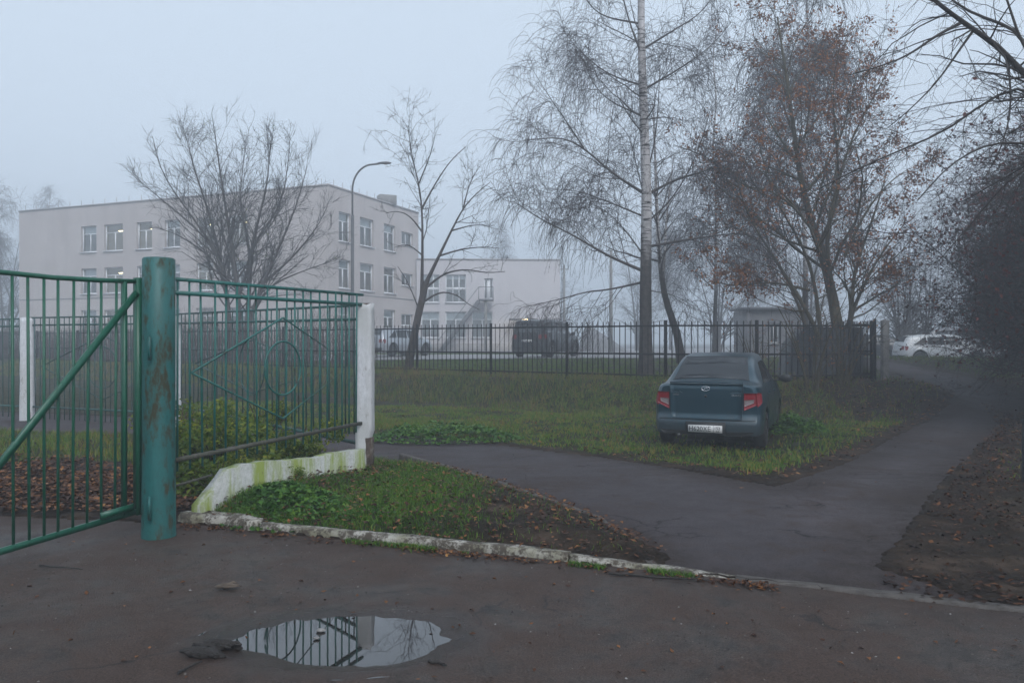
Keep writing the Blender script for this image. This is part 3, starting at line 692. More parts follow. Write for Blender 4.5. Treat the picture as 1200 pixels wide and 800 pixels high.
# big birch behind the fence
BY = 22.6
bt = thing('birch_tree', (W(757, 437, BY)[0], BY, float(h0(4.0, BY))-.05), 'tall white trunked birch with drooping twigs just behind the black fence', 'tree')
trunk = px([(757, 440), (757, 420), (756.5, 360), (757, 300), (758, 225), (755, 150), (753, 90), (751, 30), (752, -60), (755, -180), (757, -300)], BY)
TP, TR = limbs([trunk], [(.20, .03)], 40)
tz = np.linspace(0, 1, 41); TR[0] = .165*(1-tz)**.8+.018; TR[0, 0] = .27; TR[0, 1] = .21; TR[0, 2] = .185
bunch('trunk', [(TP, TR)], M['birch'], bt, 16)
L_ = [[(757, 319), (712, 300), (671, 275), (635, 258), (602, 236)],
      [(752, 225), (717, 203), (684, 173), (657, 160), (613, 165)],
      [(684, 173), (662, 140), (638, 105), (622, 78)],
      [(756, 330), (712, 340), (690, 341), (651, 352), (613, 360)],
      [(759, 289), (811, 280), (866, 272), (895, 281)],
      [(758, 228), (794, 209), (838, 198), (862, 172)],
      [(758, 205), (768, 165), (773, 105), (772, 60)],
      [(755, 105), (811, 72), (838, 50), (857, 26)],
      [(753, 58), (789, 36), (822, 16), (842, -14)],
      [(755, 101), (712, 88), (679, 60), (660, 36)],
      [(756, 137), (715, 120), (694, 98), (684, 70)],
      [(751, 28), (705, 20), (686, 0), (672, -30)],
      [(757, 255), (712, 236), (673, 222), (640, 222)],
      [(757, 262), (790, 232), (818, 180), (835, 120)],
      [(757, 303), (732, 268), (708, 245), (690, 238)],
      [(754, 70), (735, 20), (722, -40), (705, -100)],
      [(752, 0), (785, -45), (808, -100), (815, -150)],
      [(752, -30), (722, -70), (700, -120), (690, -160)],
      [(753, -90), (780, -140), (795, -200)], [(753, -120), (730, -180), (722, -230)],
      [(757, 240), (745, 190), (735, 150), (700, 130)], [(758, 340), (790, 345), (815, 360)]]
LP, LR = limbs([px(l, BY, 2.2, i+3) for i, l in enumerate(L_)], [(.048, .010)]*len(L_))
LR *= .92*np.array([1.25, 1.1, .6, .9, 1.1, 1.1, .7, .9, .9, .8, .7, .8, .7, .8, .7, .8, .8, .8, .6, .6, .6, .5])[:, None]
a1 = sprout(TP, TR, 1.6, .35, .97, 1.0, lambda L, t: 2.6*(1.15-t), 10, .10, .04, .20, .012)
LL = (np.concatenate([LP[:, ::2][:, :8], ]), LR[:, ::2][:, :8])
s2 = sprout(LP, LR, 4.2, .12, 1, .7, lambda L, t: .42*L*(1.15-.7*t)+.35, 9, .12, .04, .42, .007)
s2b = sprout(a1[0], a1[1], 3.0, .2, 1, .75, lambda L, t: .45*L*(1.1-.6*t)+.3, 9, .12, .03, .5, .007)
s3 = [sprout(s[0], s[1], 4.6, .15, 1, .8, lambda L, t: .5*L*(1.1-.5*t)+.25, 7, .16, -.05, .5, .006) for s in (s2, s2b)]
s4 = []
for s in s3+[s2, s2b]: s4.append(sprout(s[0], s[1], 5.5, .2, 1, .9, lambda L, t: 1.0+.0*L, 6, .10, -.30, .6, .006, cap=15000))
s4.append(sprout(LP, LR, 3.0, .4, 1, .9, lambda L, t: .7+.0*L, 6, .1, -.3, .3, .0062))
bunch('branches', [(LP, LR, 7), (a1[0], a1[1], 5), (s2[0], s2[1], 4), (s2b[0], s2b[1], 4)], M['bark_grey'], bt, 5)
bunch('twigs', [(s[0], s[1], 3) for s in s3+s4], M['twig_birch'], bt, 3)
leaves('catkins', mindist_leaf(s4[0][0], 900, .02, .6), .05, M['leaf_seed'], bt, flat=0)

# thin leaning birch behind it
Y2 = 26.5
b2 = thing('birch_tree', (W(796, 420, Y2)[0], Y2, .55), 'thin leaning birch with a crooked pale trunk right behind the tall birch', 'tree')
tp, tr = limbs([px([(798, 425), (795, 395), (787, 372), (778, 345), (774, 310), (770, 260), (768, 190), (765, 120)], Y2), px([(776, 330), (779, 300), (781, 250), (790, 180)], Y2, 1)], [(.17, .02), (.07, .015)], 18)
bunch('trunk', [(tp, tr)], M['birch'], b2, 10)
c1 = sprout(tp, tr, 4.0, .3, 1, .7, lambda L, t: 2.0*(1.2-t), 8, .12, .06, .5, .008)
c2 = sprout(c1[0], c1[1], 4.0, .2, 1, .8, lambda L, t: .45*L+.2, 7, .15, -.03, .5, .006)
c3 = sprout(c2[0], c2[1], 5, .2, 1, .9, lambda L, t: .7+0*L, 6, .1, -.28, .6, .0055, cap=9000)
bunch('branches', [(c1[0], c1[1], 4)], M['bark_grey'], b2, 4); bunch('twigs', [(c2[0], c2[1]), (c3[0], c3[1])], M['twig_birch'], b2, 3)

# young leaning tree by the silver car
Y3 = 26.3
yt = thing('bare_tree', (W(479, 436, Y3)[0], Y3, .5), 'young bare tree with a leaning forked trunk beside the silver crossover', 'tree')
K_ = [[(477, 440), (483, 405), (490, 370), (496, 345), (499, 330)],
      [(494, 352), (495, 300), (495, 250), (491, 215), (484, 190), (478, 150)],
      [(499, 332), (512, 305), (528, 272), (543, 243), (560, 225), (574, 214)],
      [(498, 338), (520, 320), (545, 315), (570, 320), (592, 318)],
      [(494, 355), (516, 341), (535, 345), (548, 356), (562, 363)],
      [(494, 245), (510, 215), (528, 188), (546, 172)],
      [(495, 272), (480, 252), (464, 247), (452, 250)],
      [(514, 300), (540, 292), (566, 289), (585, 291)],
      [(530, 270), (560, 262), (580, 268)], [(491, 215), (505, 180), (510, 158)], [(496, 300), (478, 285), (462, 290)],
      [(492, 365), (478, 330), (466, 312)], [(543, 243), (550, 215), (562, 195)]]
kp, kr = limbs([px(l, Y3, .0 if i == 0 else 1.2, i+40) for i, l in enumerate(K_)], [(.155, .11), (.075, .010), (.08, .010), (.05, .01), (.045, .01), (.04, .01), (.035, .009), (.04, .009), (.03, .008), (.028, .008), (.03, .008), (.03, .008), (.028, .008)])
bunch('trunk', [(kp[:1], kr[:1])], M['bark_grey'], yt, 12)
d2 = sprout(kp[1:], kr[1:], 3.4, .2, 1, .75, lambda L, t: .32*L*(1.2-.6*t)+.25, 7, .2, .04, .42, .008, up=.3)
d3 = sprout(d2[0], d2[1], 4.5, .15, 1, .85, lambda L, t: .4*L+.12, 5, .22, .03, .6, .006)
d4 = sprout(d3[0], d3[1], 6, .1, 1, .9, lambda L, t: .16+0*L, 4, .2, .02, .7, .0055, cap=3500)
bunch('branches', [(kp[1:], kr[1:], 7), (d2[0], d2[1], 4)], M['bark_grey'], yt, 5)
bunch('twigs', [(d3[0], d3[1]), (d4[0], d4[1])], M['twig_dark'], yt, 3)

# broad multi-stemmed tree before the school
Y4 = 34.5
st = thing('bare_tree', (W(279, 427, Y4)[0], Y4, .6), 'broad bare tree fanning out from several stems before the school', 'tree')
S_ = [[(275, 430), (269, 385), (266, 344), (259, 308), (246, 252), (228, 200), (216, 152)],
      [(280, 430), (281, 385), (279, 344), (272, 290), (262, 230), (255, 180), (249, 138)],
      [(284, 430), (290, 385), (292, 336), (296, 288), (304, 252), (314, 212), (317, 165)],
      [(285, 428), (293, 372), (308, 332), (328, 288), (348, 240), (360, 195)],
      [(292, 375), (315, 335), (348, 320), (380, 309), (402, 300)],
      [(262, 318), (250, 290), (228, 266), (192, 236), (154, 204)],
      [(267, 330), (246, 300), (212, 276), (176, 264)],
      [(280, 344), (296, 300), (280, 240), (285, 190), (292, 150)],
      [(308, 332), (345, 300), (375, 262), (388, 230)],
      [(258, 300), (222, 250), (190, 205), (180, 165)],
      [(300, 350), (335, 345), (365, 345)], [(296, 288), (330, 240), (338, 190), (340, 160)]]
sp_, sr_ = limbs([px(l, Y4, 2.6, i+70) for i, l in enumerate(S_)], [(.17, .012), (.18, .012), (.17, .012), (.15, .012), (.08, .01), (.08, .01), (.07, .01), (.08, .01), (.08, .01), (.07, .01), (.05, .01), (.07, .01)])
bunch('trunk', [(sp_[:4], sr_[:4])], M['bark_grey'], st, 9)
e1 = sprout(sp_, sr_, 4.4, .22, 1, .6, lambda L, t: .27*L*(1.3-1.05*t)+.35, 9, .09, .035, .38, .009, up=.1)
e2 = sprout(e1[0], e1[1], 3.4, .15, 1, .6, lambda L, t: .36*L*(1.15-.5*t)+.25, 7, .12, .02, .55, .0075, up=.1)
e3 = sprout(e2[0], e2[1], 4.2, .1, 1, .6, lambda L, t: .5*L+.18, 5, .14, .02, .6, .0062, cap=22000)
bunch('branches', [(sp_[4:], sr_[4:], 6), (e1[0], e1[1], 4)], M['bark_grey'], st, 5)
bunch('twigs', [(e2[0], e2[1]), (e3[0], e3[1])], M['twig_dark'], st, 3)
leaves('leaves', mindist_leaf(e2[0][:1200], 260, .05), .07, M['leaf_yel'], st)

# brown leaved tree at the fence corner
Y5 = 23.3
mt = thing('maple_tree', (W(985, 437, Y5)[0], Y5, .42), 'many stemmed tree holding clusters of withered brown leaves at the fence corner', 'tree')
M_ = [[(988, 442), (984, 400), (977, 352), (964, 297), (949, 258), (935, 192), (927, 126), (911, 20)],
      [(978, 358), (966, 275), (985, 203), (1001, 154), (1042, 82)],
      [(985, 405), (1005, 348), (1030, 300), (1060, 262)],
      [(966, 418), (957, 385), (919, 319), (875, 253), (862, 205)],
      [(952, 430), (946, 390), (935, 352), (898, 285), (850, 262)],
      [(990, 300), (1015, 245), (1050, 205), (1070, 200)],
      [(970, 420), (960, 380), (955, 330), (940, 285), (905, 230), (890, 170)],
      [(960, 290), (985, 230), (980, 170), (975, 100), (985, 50)],
      [(935, 192), (905, 150), (885, 110)], [(940, 230), (975, 190), (995, 130), (1010, 60)],
      [(992, 420), (998, 360), (1000, 320), (1025, 250), (1040, 200)], [(949, 340), (905, 330), (860, 335), (835, 330)]]
mp_, mr_ = limbs([px(l, Y5, 1.8, i+120) for i, l in enumerate(M_)], [(.23, .02), (.09, .012), (.09, .012), (.09, .012), (.08, .012), (.06, .01), (.09, .012), (.07, .01), (.05, .01), (.06, .01), (.11, .012), (.05, .01)])
bunch('trunk', [(mp_[:1], mr_[:1])], M['bark_moss'], mt, 12)
m1 = sprout(mp_, mr_, 3.2, .2, 1, .7, lambda L, t: .34*L*(1.2-.7*t)+.4, 9, .11, .03, .4, .009)
m2 = sprout(m1[0], m1[1], 3.6, .2, 1, .75, lambda L, t: .45*L*(1.1-.4*t)+.2, 7, .14, .0, .55, .006)
m3 = sprout(m2[0], m2[1], 4.2, .2, 1, .8, lambda L, t: .4*L+.2, 5, .15, -.03, .6, .0055, cap=20000)
bunch('branches', [(mp_[1:], mr_[1:], 8), (m1[0], m1[1], 5)], M['bark_moss'], mt, 5)
bunch('twigs', [(m2[0], m2[1]), (m3[0], m3[1])], M['twig_dark'], mt, 3)
cl = mindist_leaf(m2[0], 2700, .05, .3, 6)+rng.normal(0, .055, (16200, 3))
leaves('leaves', cl, .10, M['leaf_brown'], mt, asp=.5)

# weeping birches further back in the fog
def auto_birch(loc, H, label, seed, weep=-.34, cap=7000, group=None, rad=.14, wide=.30, dens=1.0, name='birch_tree', bk='birch', tk='twig_birch'):
    r_ = thing(name, loc, label, 'tree', group); x, y, z = loc
    rr_ = random.Random(seed); pts = [(x+rr_.uniform(-.3, .3)*(i/6), y+rr_.uniform(-.3, .3)*(i/6), z-.1+H*i/8) for i in range(9)]
    tp, tr = limbs([pts], [(rad, .02)], 22)
    b1 = sprout(tp, tr, 1.7*dens, .2, .98, .75, lambda L, t: wide*H*(1.08-t)+.4, 10, .09, .03, .35, .012)
    b2_ = sprout(b1[0], b1[1], 2.2*dens, .2, 1, .75, lambda L, t: .42*L*(1.15-.5*t)+.2, 7, .14, .0, .5, .009)
    b3 = sprout(b2_[0], b2_[1], 6.0, .1, 1, .9, lambda L, t: 1.2+.3*L, 6, .10, weep, .6, .010, cap=cap)
    bunch('trunk', [(tp, tr)], M[bk], r_, 10)
    bunch('branches', [(b1[0], b1[1], 4)], M['bark_grey'], r_, 4)
    bunch('twigs', [(b2_[0], b2_[1]), (b3[0], b3[1])], M[tk], r_, 3)
    return r_
wb = auto_birch((11.6, 31.5, .7), 18.5, 'dense weeping birch grey in the fog behind the brown leaved tree', 5, -.42, 60000, dens=2.7, wide=.22)
auto_birch((9.9, 39.0, .7), 17.0, 'second weeping birch in the fog left of the dense one', 15, -.42, 34000, dens=2.3, wide=.2)
# overhanging tree on the right, its trunk beyond the frame
OY = 9.6
ot = thing('overhanging_tree', (9.0, OY, 0), 'dark tree whose bare limbs reach over the path from the right', 'tree')
O_ = [[(1440, 560), (1445, 420), (1430, 300), (1400, 180), (1360, 60), (1330, -80)],
      [(1415, 240), (1330, 170), (1255, 130), (1203, 92), (1176, 60), (1156, 45), (1124, 23), (1093, 0), (1060, -35)],
      [(1385, 130), (1300, 130), (1240, 100), (1198, 48), (1187, 33), (1153, 21), (1130, 11), (1112, -3), (1080, -30)],
      [(1128, 26), (1097, 42), (1065, 65), (1032, 78), (995, 88)],
      [(1420, 260), (1300, 170), (1203, 98), (1162, 114), (1110, 153), (1065, 172), (1000, 200), (955, 224)],
      [(1142, 34), (1120, 65), (1097, 98), (1065, 130), (1040, 150)],
      [(1415, 300), (1300, 240), (1220, 170), (1165, 165), (1115, 190), (1075, 235)],
      [(1240, 100), (1200, 60), (1180, 0), (1160, -60)], [(1180, 62), (1186, 120), (1176, 170), (1150, 215)],
      [(1400, 200), (1320, 200), (1240, 190), (1190, 200), (1140, 260), (1105, 300)]]
op, orr = limbs([px(l, OY, 0 if i == 0 else 1.3, i+200) for i, l in enumerate(O_)], [(.22, .06), (.085, .016), (.05, .010), (.022, .006), (.035, .006), (.018, .005), (.032, .006), (.03, .007), (.016, .005), (.03, .006)], 18)
bunch('trunk', [(op[:1], orr[:1])], M['bark_dark'], ot, 12)
o1 = sprout(op[1:], orr[1:], 4.0, .25, 1, .8, lambda L, t: .26*L*(1.2-.6*t)+.25, 8, .14, -.02, .4, .004)
o2 = sprout(o1[0], o1[1], 5, .15, 1, .8, lambda L, t: .4*L+.12, 6, .18, -.04, .6, .0028)
o3 = sprout(o2[0], o2[1], 5, .15, 1, .85, lambda L, t: .14+0*L, 4, .2, -.06, .7, .0022, cap=16000)
bunch('branches', [(op[1:], orr[1:], 9), (o1[0], o1[1], 4)], M['bark_dark'], ot, 5)
bunch('twigs', [(o2[0], o2[1]), (o3[0], o3[1])], M['twig_dark'], ot, 3)

# dark thicket trees right of the path
def bush_tree(loc, H, spread, label, seed, nst=9, leafn=5000, group=None, name='thorn_tree', lm='leaf_red', cap=9000, lsz=.06, bk='bark_dark', lean=(0, 0), dn=1.0):
    r_ = thing(name, loc, label, 'tree' if name.endswith('tree') else 'bush', group); x, y, z = loc; rr_ = random.Random(seed); ps = []; rs = []
    for i in range(nst):
        a = rr_.uniform(0, 2*pi); q = rr_.uniform(.25, 1)*spread; hh = H*rr_.uniform(.6, 1.0)*(1.1-.35*q/spread)
        ex, ey = q*cos(a)+lean[0]*H, q*sin(a)+lean[1]*H
        ps.append([(x+.1*cos(a), y+.1*sin(a), z-.1), (x+ex*.25, y+ey*.25, z+hh*.35), (x+ex*.65, y+ey*.65, z+hh*.75), (x+ex, y+ey, z+hh)])
        rs.append((rr_.uniform(.03, .07)*H/5, .008))
    tp, tr = limbs(ps, rs, 12)
    b1 = sprout(tp, tr, 2.6*dn, .12, 1, .85, lambda L, t: .4*L*(1.15-.6*t)+.2, 8, .13, -.01, .5, .006)
    b2_ = sprout(b1[0], b1[1], 4.2*dn, .15, 1, .85, lambda L, t: .42*L+.12, 6, .16, -.03, .55, .0045, cap=cap)
    b3 = sprout(b2_[0], b2_[1], 6, .1, 1, .85, lambda L, t: .26+0*L, 3, .2, -.03, .7, .004, cap=cap)
    bunch('trunk', [(tp, tr)], M[bk], r_, 7); bunch('branches', [(b1[0], b1[1], 4)], M['bark_dark'], r_, 4)
    bunch('twigs', [(b2_[0], b2_[1]), (b3[0], b3[1])], M['twig_dark'], r_, 3)
    if leafn: leaves('leaves', mindist_leaf(b2_[0], leafn, .07, .1), lsz, M[lm], r_)
    return r_
th = bush_tree((14.9, 22.0, .1), 6.8, 3.7, 'dark purplish thorn tree arching over the path end from the right', 21, 24, 12000, cap=34000, dn=1.6, lsz=.10)
copy_tree(th, (14.9, 18.0, .0), 2.1, 1.12, 'tall dark thorn tree in front of the arching thorn tree by the path', 'thorn trees right of the path')
copy_tree(th, (19.6, 28.0, .2), 4.0, 1.15, 'dark thorn tree right of the parked grey van', 'thorn trees right of the path')
copy_tree(th, (12.3, 14.9, -.1), 1.0, 1.0, 'nearest thorn tree beside the muddy ground right of the path', 'thorn trees right of the path')
copy_tree(th, (24.0, 27.0, .2), 5.2, 1.2, 'thorn tree of the dark thicket right of the path', 'thorn trees right of the path')
copy_tree(th, (23.5, 34.5, .4), 3.2, 1.0, 'thorn tree of the dark thicket right of the path', 'thorn trees right of the path')
ft = bush_tree((21.0, 43.0, .5), 9.0, 2.6, 'bare many stemmed tree in the fog directly behind the parked white crossover', 8, 6, 0, None, 'bare_tree', cap=9000, bk='bark_grey')
copy_tree(ft, (18.4, 49, .6), 2.0, 1.05, 'bare tree in the fog left of the parked white crossover, seen over the dark car')
copy_tree(ft, (24.5, 47, .6), 4.0, .95, 'bare tree in the fog behind the grey van')
copy_tree(ft, (27.5, 55, .7), 1.0, 1.2, 'foggy bare tree farthest back beyond the grey van')
copy_tree(ft, (16.0, 62, .7), 5.0, 1.35, 'faint bare tree in the fog right of the small grey hut')
for i, (x, y, s) in enumerate([(12.0, 76, 1.5), (17.5, 88, 1.8), (5.5, 92, 1.5), (24, 80, 1.6), (31, 84, 1.7), (-1.5, 104, 1.6)]):
    copy_tree(wb if i % 2 else ft, (x, y, .75), i*1.3, s*(.6 if i % 2 else .95), 'faint tree silhouette deep in the fog beyond the car park', 'faint trees beyond the car park')
for i, (x, y, s) in enumerate([(-46, 72, 1.5), (-49.5, 76, 1.7), (-53, 74, 1.5), (-43.5, 80, 1.4), (-58, 82, 1.8), (-50, 86, 1.7)]):
    copy_tree(wb if i % 2 else ft, (x, y, .75), i*1.7, s*(.52 if i % 2 else 1.0), 'grey tree of the foggy wood left of the school', 'trees of the wood left of the school')

hb = bush_tree((9.6, 11.8, -.1), 1.7, 1.3, 'low dark bare bush on the litter right of the path', 31, 14, 1500, None, 'bare_bush', cap=3500)
copy_tree(hb, (15.6, 18.6, -.05), 1.4, 1.25, 'low dark bush at the foot of the thorn trees')
copy_tree(hb, (17.6, 21.5, 0), 3.4, 1.5, 'wide dark bush under the arching thorn tree')
copy_tree(hb, (19.8, 26.0, .1), 5.4, 1.6, 'dark bush below the thorn tree beside the grey van')
# bare brown scrub along the fence, right of the sedan
sb = bush_tree((7.3, 19.4, .25), 3.0, 1.2, 'bare brown scrub with thin stems in front of the fence right of the sedan', 35, 11, 120, None, 'bare_bush', 'leaf_brown', 1500, .06, 'bark_moss', dn=.6)
copy_tree(sb, (8.4, 20.3, .4), 2.5, .95, 'bare brown scrub at the fence below the brown leaved tree')
copy_tree(sb, (6.2, 20.2, .35), 4.1, .7, 'small bare scrub at the fence directly behind the sedan')
copy_tree(sb, (-3.4, 25.3, .5), 1.1, .34, 'small dark bush at the foot of the black fence beside the young leaning tree')
# leafy shrubs just behind the near fence
def leafy(loc, H, spread, label, seed, n, group=None):
    return bush_tree(loc, H, spread, label, seed, 12, n, group, 'leafy_bush', 'leaf_yel', 1300, .055, 'bark_moss', dn=.8)
lb = leafy((-3.35, 9.0, .02), .8, .5, 'yellow green leafy bush close behind the middle of the near teal fence', 41, 2300)
copy_tree(lb, (-2.6, 9.5, .02), 1.7, .8, 'yellow green leafy bush near the white pillar behind the fence')
copy_tree(lb, (-4.3, 10.2, .0), 3.3, 1.15, 'leafy yellow green bush behind the left end of the near fence')
copy_tree(lb, (-3.5, 11.3, .0), 4.6, 1.05, 'leafy bush before the far green fence')
copy_tree(lb, (-2.25, 8.35, .05), 5.6, .42, 'low leafy bush on top of the mossy plinth')
copy_tree(lb, (-2.95, 7.9, .03), 2.6, .55, 'small leafy bush below the fence rail beside the gate post')
weed_patch('tall_weeds', (-3.15, 9.3), .95, 1.5, .62, 5200, .065, M['leaf_yel'], 'yellow green tall weeds just behind the near teal fence')
# brown scrub mass beyond the black fence at left
def thicket():
    n = 2600; x = rng.uniform(-33, -5.5, n); y = np.interp(x, FX, FY)+rng.uniform(1.2, 5.0, n)
    k = np.abs(x) < .72*y; x, y = x[k], y[k]; n = len(x); h = rng.uniform(.9, 2.1, n)*(.7+.5*vnoise(x*.5, y*.5, 3))
    P = np.zeros((n, 5, 3)); p = np.stack([x, y, h0(x, y)], 1); d = nrm(np.stack([rng.normal(0, .16, n), rng.normal(0, .16, n), np.ones(n)], 1)); P[:, 0] = p
    for i in range(4): d = nrm(d+rng.normal(0, .08, (n, 3))); p = p+d*(h/4)[:, None]; P[:, i+1] = p
    Rr = np.full((n, 5), .011)*np.linspace(1, .4, 5)[None]
    s = sprout(P, Rr, 2.4, .3, 1, .6, lambda L, t: .35*L, 4, .15, .05, .6, .006)
    Vs, Qs = tubes(P, Rr, 3); V2, Q2 = tubes(s[0], s[1], 3)
    me = npmesh('undergrowth', np.vstack([Vs, V2]), np.vstack([Qs, Q2+len(Vs)]), M['twig_under'], True)
    tagit(link('undergrowth', me), 'reddish brown bare undergrowth beyond the black fence at left', 'undergrowth', kind='stuff')
M['twig_under'] = nmat('reddish_stems', [(.3, (.05, .03, .028)), (.7, (.11, .07, .06))], 6, .9, 0)
thicket()

# ------------------------------------------------------------------ near fence, post, gate, pillars
GP = np.array([-2.905, 6.55]); P1 = np.array([-1.765, 9.57]); P2 = np.array([-6.2, 14.65]); P3 = np.array([-9.85, 16.2]); P4 = np.array([-14.6, 18.0])
t = thing('gate_post', (GP[0], GP[1], 0), 'thick round weathered teal gate post with rust patches', 'post')
mb = MB().lathe([(0, 2.285), (.115, 2.285), (.127, 2.275), (.1285, 1.5), (.1285, .6), (.131, .25), (.134, .02), (.136, -.1)], k=32)
mb.obj('post_tube', M['post'], t, True, world=False)
hd = np.array([-.98, -.2])  # side facing the gate leaf
for z0, sgn in ((1.62, 1), (.34, 1)):
    MB().tube([(-.02, -.135, z0), (.0, -.17, z0+.01), (.0, -.172, z0-.06), (.0, -.168, z0-.17)], .0135, 8).obj('hinge_hook', M['post'], t, True, world=False)

def bar_mesh(h, r=.0098, mat='fence', k=6):
    return MB().tube([(0, 0, 0), (0, 0, h*.5), (0, 0, h)], r, k).mesh('bar', M[mat], True)
def panel(name, a, b, zb, zt, z2, zbot, nb, mat, label, motif, group=None, bend=0.0, rail_r=.017, zr=(0, 0), botmat=None, rings=1, z3=None):
    """picket panel between a and b with a diamond and ring motif; zt/zb bar ends, z2 second rail, zbot bottom rail"""
    a = np.array(a); b = np.array(b); d = b-a; L = np.hypot(*d); d = d/L; rz = math.atan2(d[1], d[0])
    t = thing(name, (a[0], a[1], 0), label, 'fence', group, rz)
    dz0, dz1 = zr
    def rail(nm, z, w, h, m, x0=-.04, x1=None):
        x1 = L+.04 if x1 is None else x1
        MB().beam((x0, .0, z+dz0), (x1, .0, z+dz1), w, h).obj(nm, M[m], t, world=False)
    rail('top_rail', zt, .03, .03, mat); rail('middle_rail', z2, .035, .035, mat); rail('bottom_rail', zbot, .04, .035, botmat or mat)
    me = bar_mesh(zt-zb, .0098, mat)
    for i in range(nb):
        s = (i+.7)/(nb+.4)*L; f = s/L
        o = link('bar', me, t, (s, random.uniform(-.002, .002), zb+dz0*(1-f)+dz1*f)); o.rotation_euler = (random.gauss(0, .004), random.gauss(0, .006), random.uniform(0, 3))
    if motif:
        cx, cz, hw, hh, er, ez = motif; y = -.016
        MB().tube([(cx-hw, y, cz), (cx, y, cz+hh), (cx+hw, y, cz), (cx, y, cz-hh), (cx-hw, y, cz)], .0095, 6).obj('diamond', M[mat], t, world=False)
        an = np.linspace(0, 2*pi, 41)
        MB().tube([(cx+er*cos(u), y-.004, cz+ez*sin(u)) for u in an], .0095, 6, False).obj('ring', M[mat], t, True, world=False)
    return t
nl = float(np.hypot(*(P1-GP)))
panel('fence_panel', GP+(P1-GP)/nl*.10, P1-(P1-GP)/nl*.10, .50, 2.125, 2.01, .60, 20, 'fence', 'teal picket panel with diamond and ring between gate post and white pillar', (1.52, 1.33, 1.27, .51, .29, .27), zr=(0.0, .03), botmat='railrust')
p12 = np.array([P1[0]-.08, P1[1]+.12])
panel('fence_panel', P2+(.1, -.08), p12, .52, 2.10, 1.93, .42, 30, 'fence_old', 'faded green picket panel with ring running back from the white pillar', (3.3, 1.22, 2.4, .40, .46, .43), zr=(0, -.06))
panel('fence_panel', P3+(.12, -.05), P2+(-.12, .05), .05, 2.08, 1.93, .28, 26, 'fence_old', 'faded green picket panel with ring standing before the path at left', (2.0, 1.1, 1.7, .62, .40, .40))
panel('fence_panel', P4+(.12, -.05), P3+(-.12, .05), .05, 2.06, 1.91, .28, 30, 'fence_old', 'faded green picket panel outermost at left behind the gate', (2.5, 1.1, 2.1, .62, .40, .40))
def pillar(loc, z0, h, w, label, rz, seed, rot=True):
    t = thing('pillar', (loc[0], loc[1], z0), label, 'pillar', None, rz)
    n = 26; V = []; k = 16
    for i in range(n):
        z = h*i/(n-1)
        for j in range(k):
            u = j/k*4; sd = int(u); f = u-sd; c = [(-1, -1), (1, -1), (1, 1), (-1, 1), (-1, -1)]
            x = (c[sd][0]*(1-f)+c[sd+1][0]*f); y = (c[sd][1]*(1-f)+c[sd+1][1]*f)
            e = 1-.05*(max(0, abs(x)+abs(y)-1.6)/.4)
            q = float(fbm(u*3+seed, z*7, seed, 3))-.5
            ww = w/2*(1-.05*z/h)*(1+.0*q)
            if rot and z < .42 and x > .3: ww *= .72+.3*q   # eaten away foot
            V.append((x*ww*e+q*.012, y*ww*e+q*.012, z+(q*.05 if i == n-1 else 0)))
    q4 = [[i*k+j, i*k+(j+1) % k, (i+1)*k+(j+1) % k, (i+1)*k+j] for i in range(n-1) for j in range(k)]
    V.append((0, 0, h-.005)); m = len(V)-1
    me = npmesh('shaft', V, [np.array(q4), np.array([[m, (n-1)*k+j, (n-1)*k+(j+1) % k] for j in range(k)])], M['white'])
    link('shaft', me, t)
    MB().lathe([(0, h+.012), (w*.50, h+.008), (w*.53, h-.03), (w*.50, h-.05)], k=4).obj('cap', M['brick'], t, world=False).rotation_euler = (0, 0, pi/4)
    if rot: MB().box((w*.1, .0, .17), (w*.72, w*.8, .46)).obj('rotten_core', M['brick'], t, world=False)
    return t
pillar(P1, .05, 2.0, .20, 'flaking white concrete pillar with crumbling foot at the path bend', math.atan2(*(P1-GP)[::-1])-pi/2+.3, 2)
pillar(P2, -.02, 2.10, .22, 'slim white pillar seen right beside the teal gate post, farther off', .3, 5, False)
pillar(P3, -.02, 2.10, .25, 'white pillar seen through the gate bars at left', .3, 8, False)
# plinth: low whitewashed wall, broken at its left end
def plinth():
    n = 60; V = []; prof = [(-.07, 0), (-.065, 1), (.05, 1), (.06, 0)]
    a = np.array([-2.90, 7.12]); b = np.array([-1.86, 9.36]); d = b-a; L = np.hypot(*d); d /= L; nn = np.array([d[1], -d[0]])
    for i in range(n):
        f = i/(n-1); q = float(fbm(f*14, 3, 4, 3))-.5
        top = float(np.interp(f, [0, .3, .55, 1], [.40, .435, .375, .35]))+q*.04; top = top*min(1, .35+f*5) if f < .13 else top
        for u, v in prof:
            off = u+(q*.012); p = a+d*(f*L)+nn*(-off+.10)
            V.append((p[0], p[1], (-.05)*(1-v)+top*v+(.012*(float(fbm(f*50, u*30, 5, 2))-.5) if v else 0)))
    q4 = [[i*4+j, i*4+j+1, (i+1)*4+j+1, (i+1)*4+j] for i in range(n-1) for j in range(3)]+[[3, 2, 1, 0], [(n-1)*4+j for j in range(4)]]
    me = npmesh('low_wall', V, [np.array(q4)], M['plinth'])
    tagit(link('low_wall', me), 'low whitewashed plinth streaked with green moss under the teal fence', 'low wall')
plinth()
MB().tube([(-2.88, 6.72, .37), (-2.79, 6.95, .385), (-2.70, 7.16, .40)], .011, 6).obj('iron_rod', M['railrust'])
tagit(bpy.data.objects['iron_rod'], 'bent iron rod lying along the top of the mossy plinth', 'rod')

